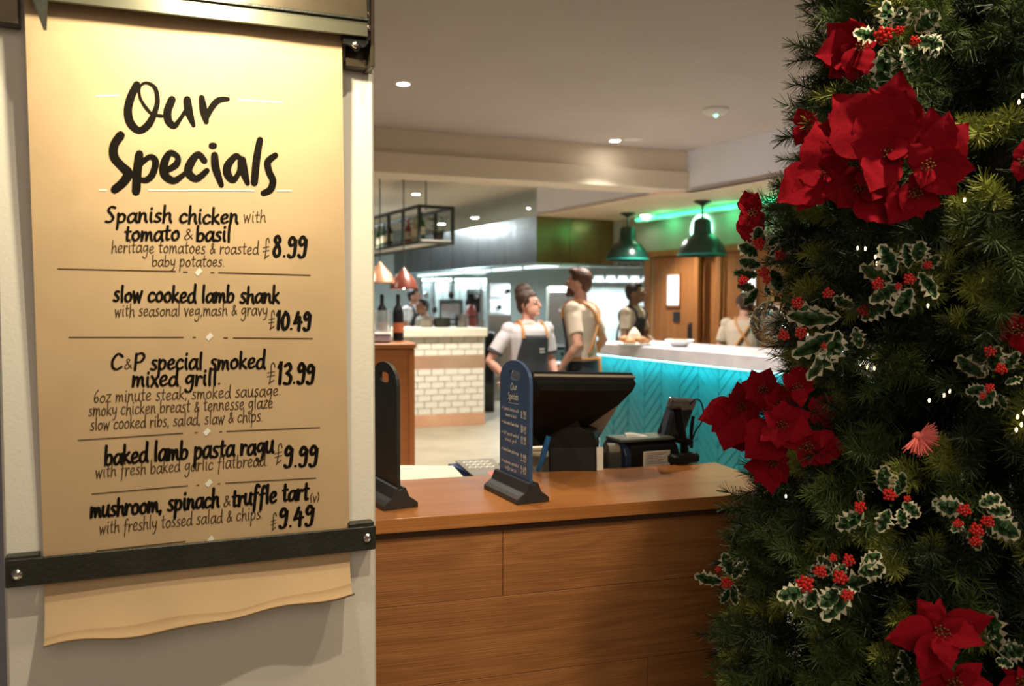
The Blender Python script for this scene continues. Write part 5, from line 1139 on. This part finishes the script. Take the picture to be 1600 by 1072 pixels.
holly('dark holly sprig in shade left of the bottom right poinsettia',1418,1040,[(1420,1050,1408,1020),(1420,1050,1432,1070),(1415,1045,1400,1062)],[],-.02)
# ---- baubles, lights, bird
q=tpt(1208,505,.01); t=thing('glitter_bauble','clear glass bauble with gold tinsel and a white bird inside, left edge of tree','bauble',q,0)
obj('glass_shell',MB().ball((0,0,0),.052,28),mat('bauble_glass',(1,1,1),.02,0,.01,trans=.95),t,smooth=True)
mb=MB(); rg=random.Random(5)
for i in range(300):
    a=rg.uniform(0,2*pi); r=.04*sqrt(rg.random()); z=-.042+rg.random()**2*.06; p0=V((r*cos(a),r*sin(a),z)); 
    if p0.length>.046: continue
    d=V((rg.uniform(-1,1),rg.uniform(-1,1),rg.uniform(-.3,1))).normalized()*.012; s=d.cross(V((.3,.8,.1))).normalized()*.0008; mb.add([p0-s,p0+s,p0+d+s,p0+d-s],[(0,1,2,3)])
obj('gold_tinsel',mb,mat('gold_tinsel_metal',(.95,.68,.34),.35,.5,.2),t,kind='stuff')
mb=MB().ball((0,0,.0),(.014,.020,.013),12).ball((0,-.016,.014),.009,10); mb.tube([(0,.015,0),(0,.035,.006)],[.007,.003],6); mb.tube([(0,-.024,.014),(0,-.031,.012)],[.003,.0005],5); obj('white_bird',mb,M_paw,t,smooth=True)
obj('cap',MB().lathe([(.014,.050),(.014,.060),(.010,.062),(.003,.063)],n=14),mat('gold_cap',(.8,.6,.25),.25,1),t); obj('hanging_loop',MB().tube([(0,0,.062),(.006,0,.070),(0,0,.080),(-.006,0,.070),(0,0,.062)],.0012,5),MATS['gold_cap'],t)
q=tpt(1434,682,.03); t=thing('feather_ornament','pink feathery bird ornament lit up low in the middle of the tree','ornament',q,0); n=facing(q)
mb=MB(); rg=random.Random(8)
for i in range(170):
    a=rg.uniform(-2.5,.9); r=rg.uniform(.2,1); p0=(rt*(cos(a)*.012)+up*(sin(a)*.010))*r+n*.01*rg.random(); d=(rt*cos(a)+up*sin(a)+n*rg.uniform(-.2,.6)).normalized()*rg.uniform(.014,.028); s=d.cross(n).normalized()*.0012; mb.add([p0-s,p0+s,p0+d+s*.5,p0+d-s*.5],[(0,1,2,3)])
obj('feathers',mb,mat('pink_feather',(.80,.16,.15),.6,0,.2),t,kind='stuff'); mb=MB().ball((0,0,0),(.009,.009,.008),12); obj('ornament_body',mb,MATS['pink_feather'],t,smooth=True)
lt=thing('fairy_lights','string of tiny warm white lights wound through the christmas tree','fairy lights',AX,0)
M_fl=mat('fairy_bulb_glow',(1,.8,.5),.4,emit=(1,.62,.28),es=5); M_flb=mat('fairy_bulb_blue_glow',(.5,.7,1),.4,emit=(.35,.6,1),es=4)
pb=[(1507,313),(1340,388),(1352,389),(1368,402),(1370,412),(1450,478),(1452,626),(1475,618),(1484,612),(1590,652),(1596,664),(1588,672),(1262,524),(1600,645),(1316,548),(1345,572),(1355,574),(1366,576),(1228,776),(1224,742),(1462,950),(1598,150),(1592,160)]
bmm=MB().lathe([(.0006,-.0030),(.0016,-.002),(.0018,.002),(.0008,.004)],n=8).mesh('bulb',M_fl,True); bmb=MB().lathe([(.0006,-.0030),(.0016,-.002),(.0018,.002),(.0008,.004)],n=8).mesh('bulb',M_flb,True)
wp=[]
for i,(x,y) in enumerate(pb):
    q=tpt(x,y,.012)-AX; link('bulb',bmb if i in (14,) else bmm,lt,loc=q); wp.append(q)
wp.sort(key=lambda v:-v.z)
wire=MB(); pts=[]
for i in range(220):
    z=2.6-i*.0112; a=toC+i*.23; r=max(.02,TRd(z)-.10); pts.append(V((r*cos(a),r*sin(a),z)))
wire.tube(pts,.0015,5); obj('wire',wire,mat('dark_green_wire',(.01,.03,.012),.5),lt)
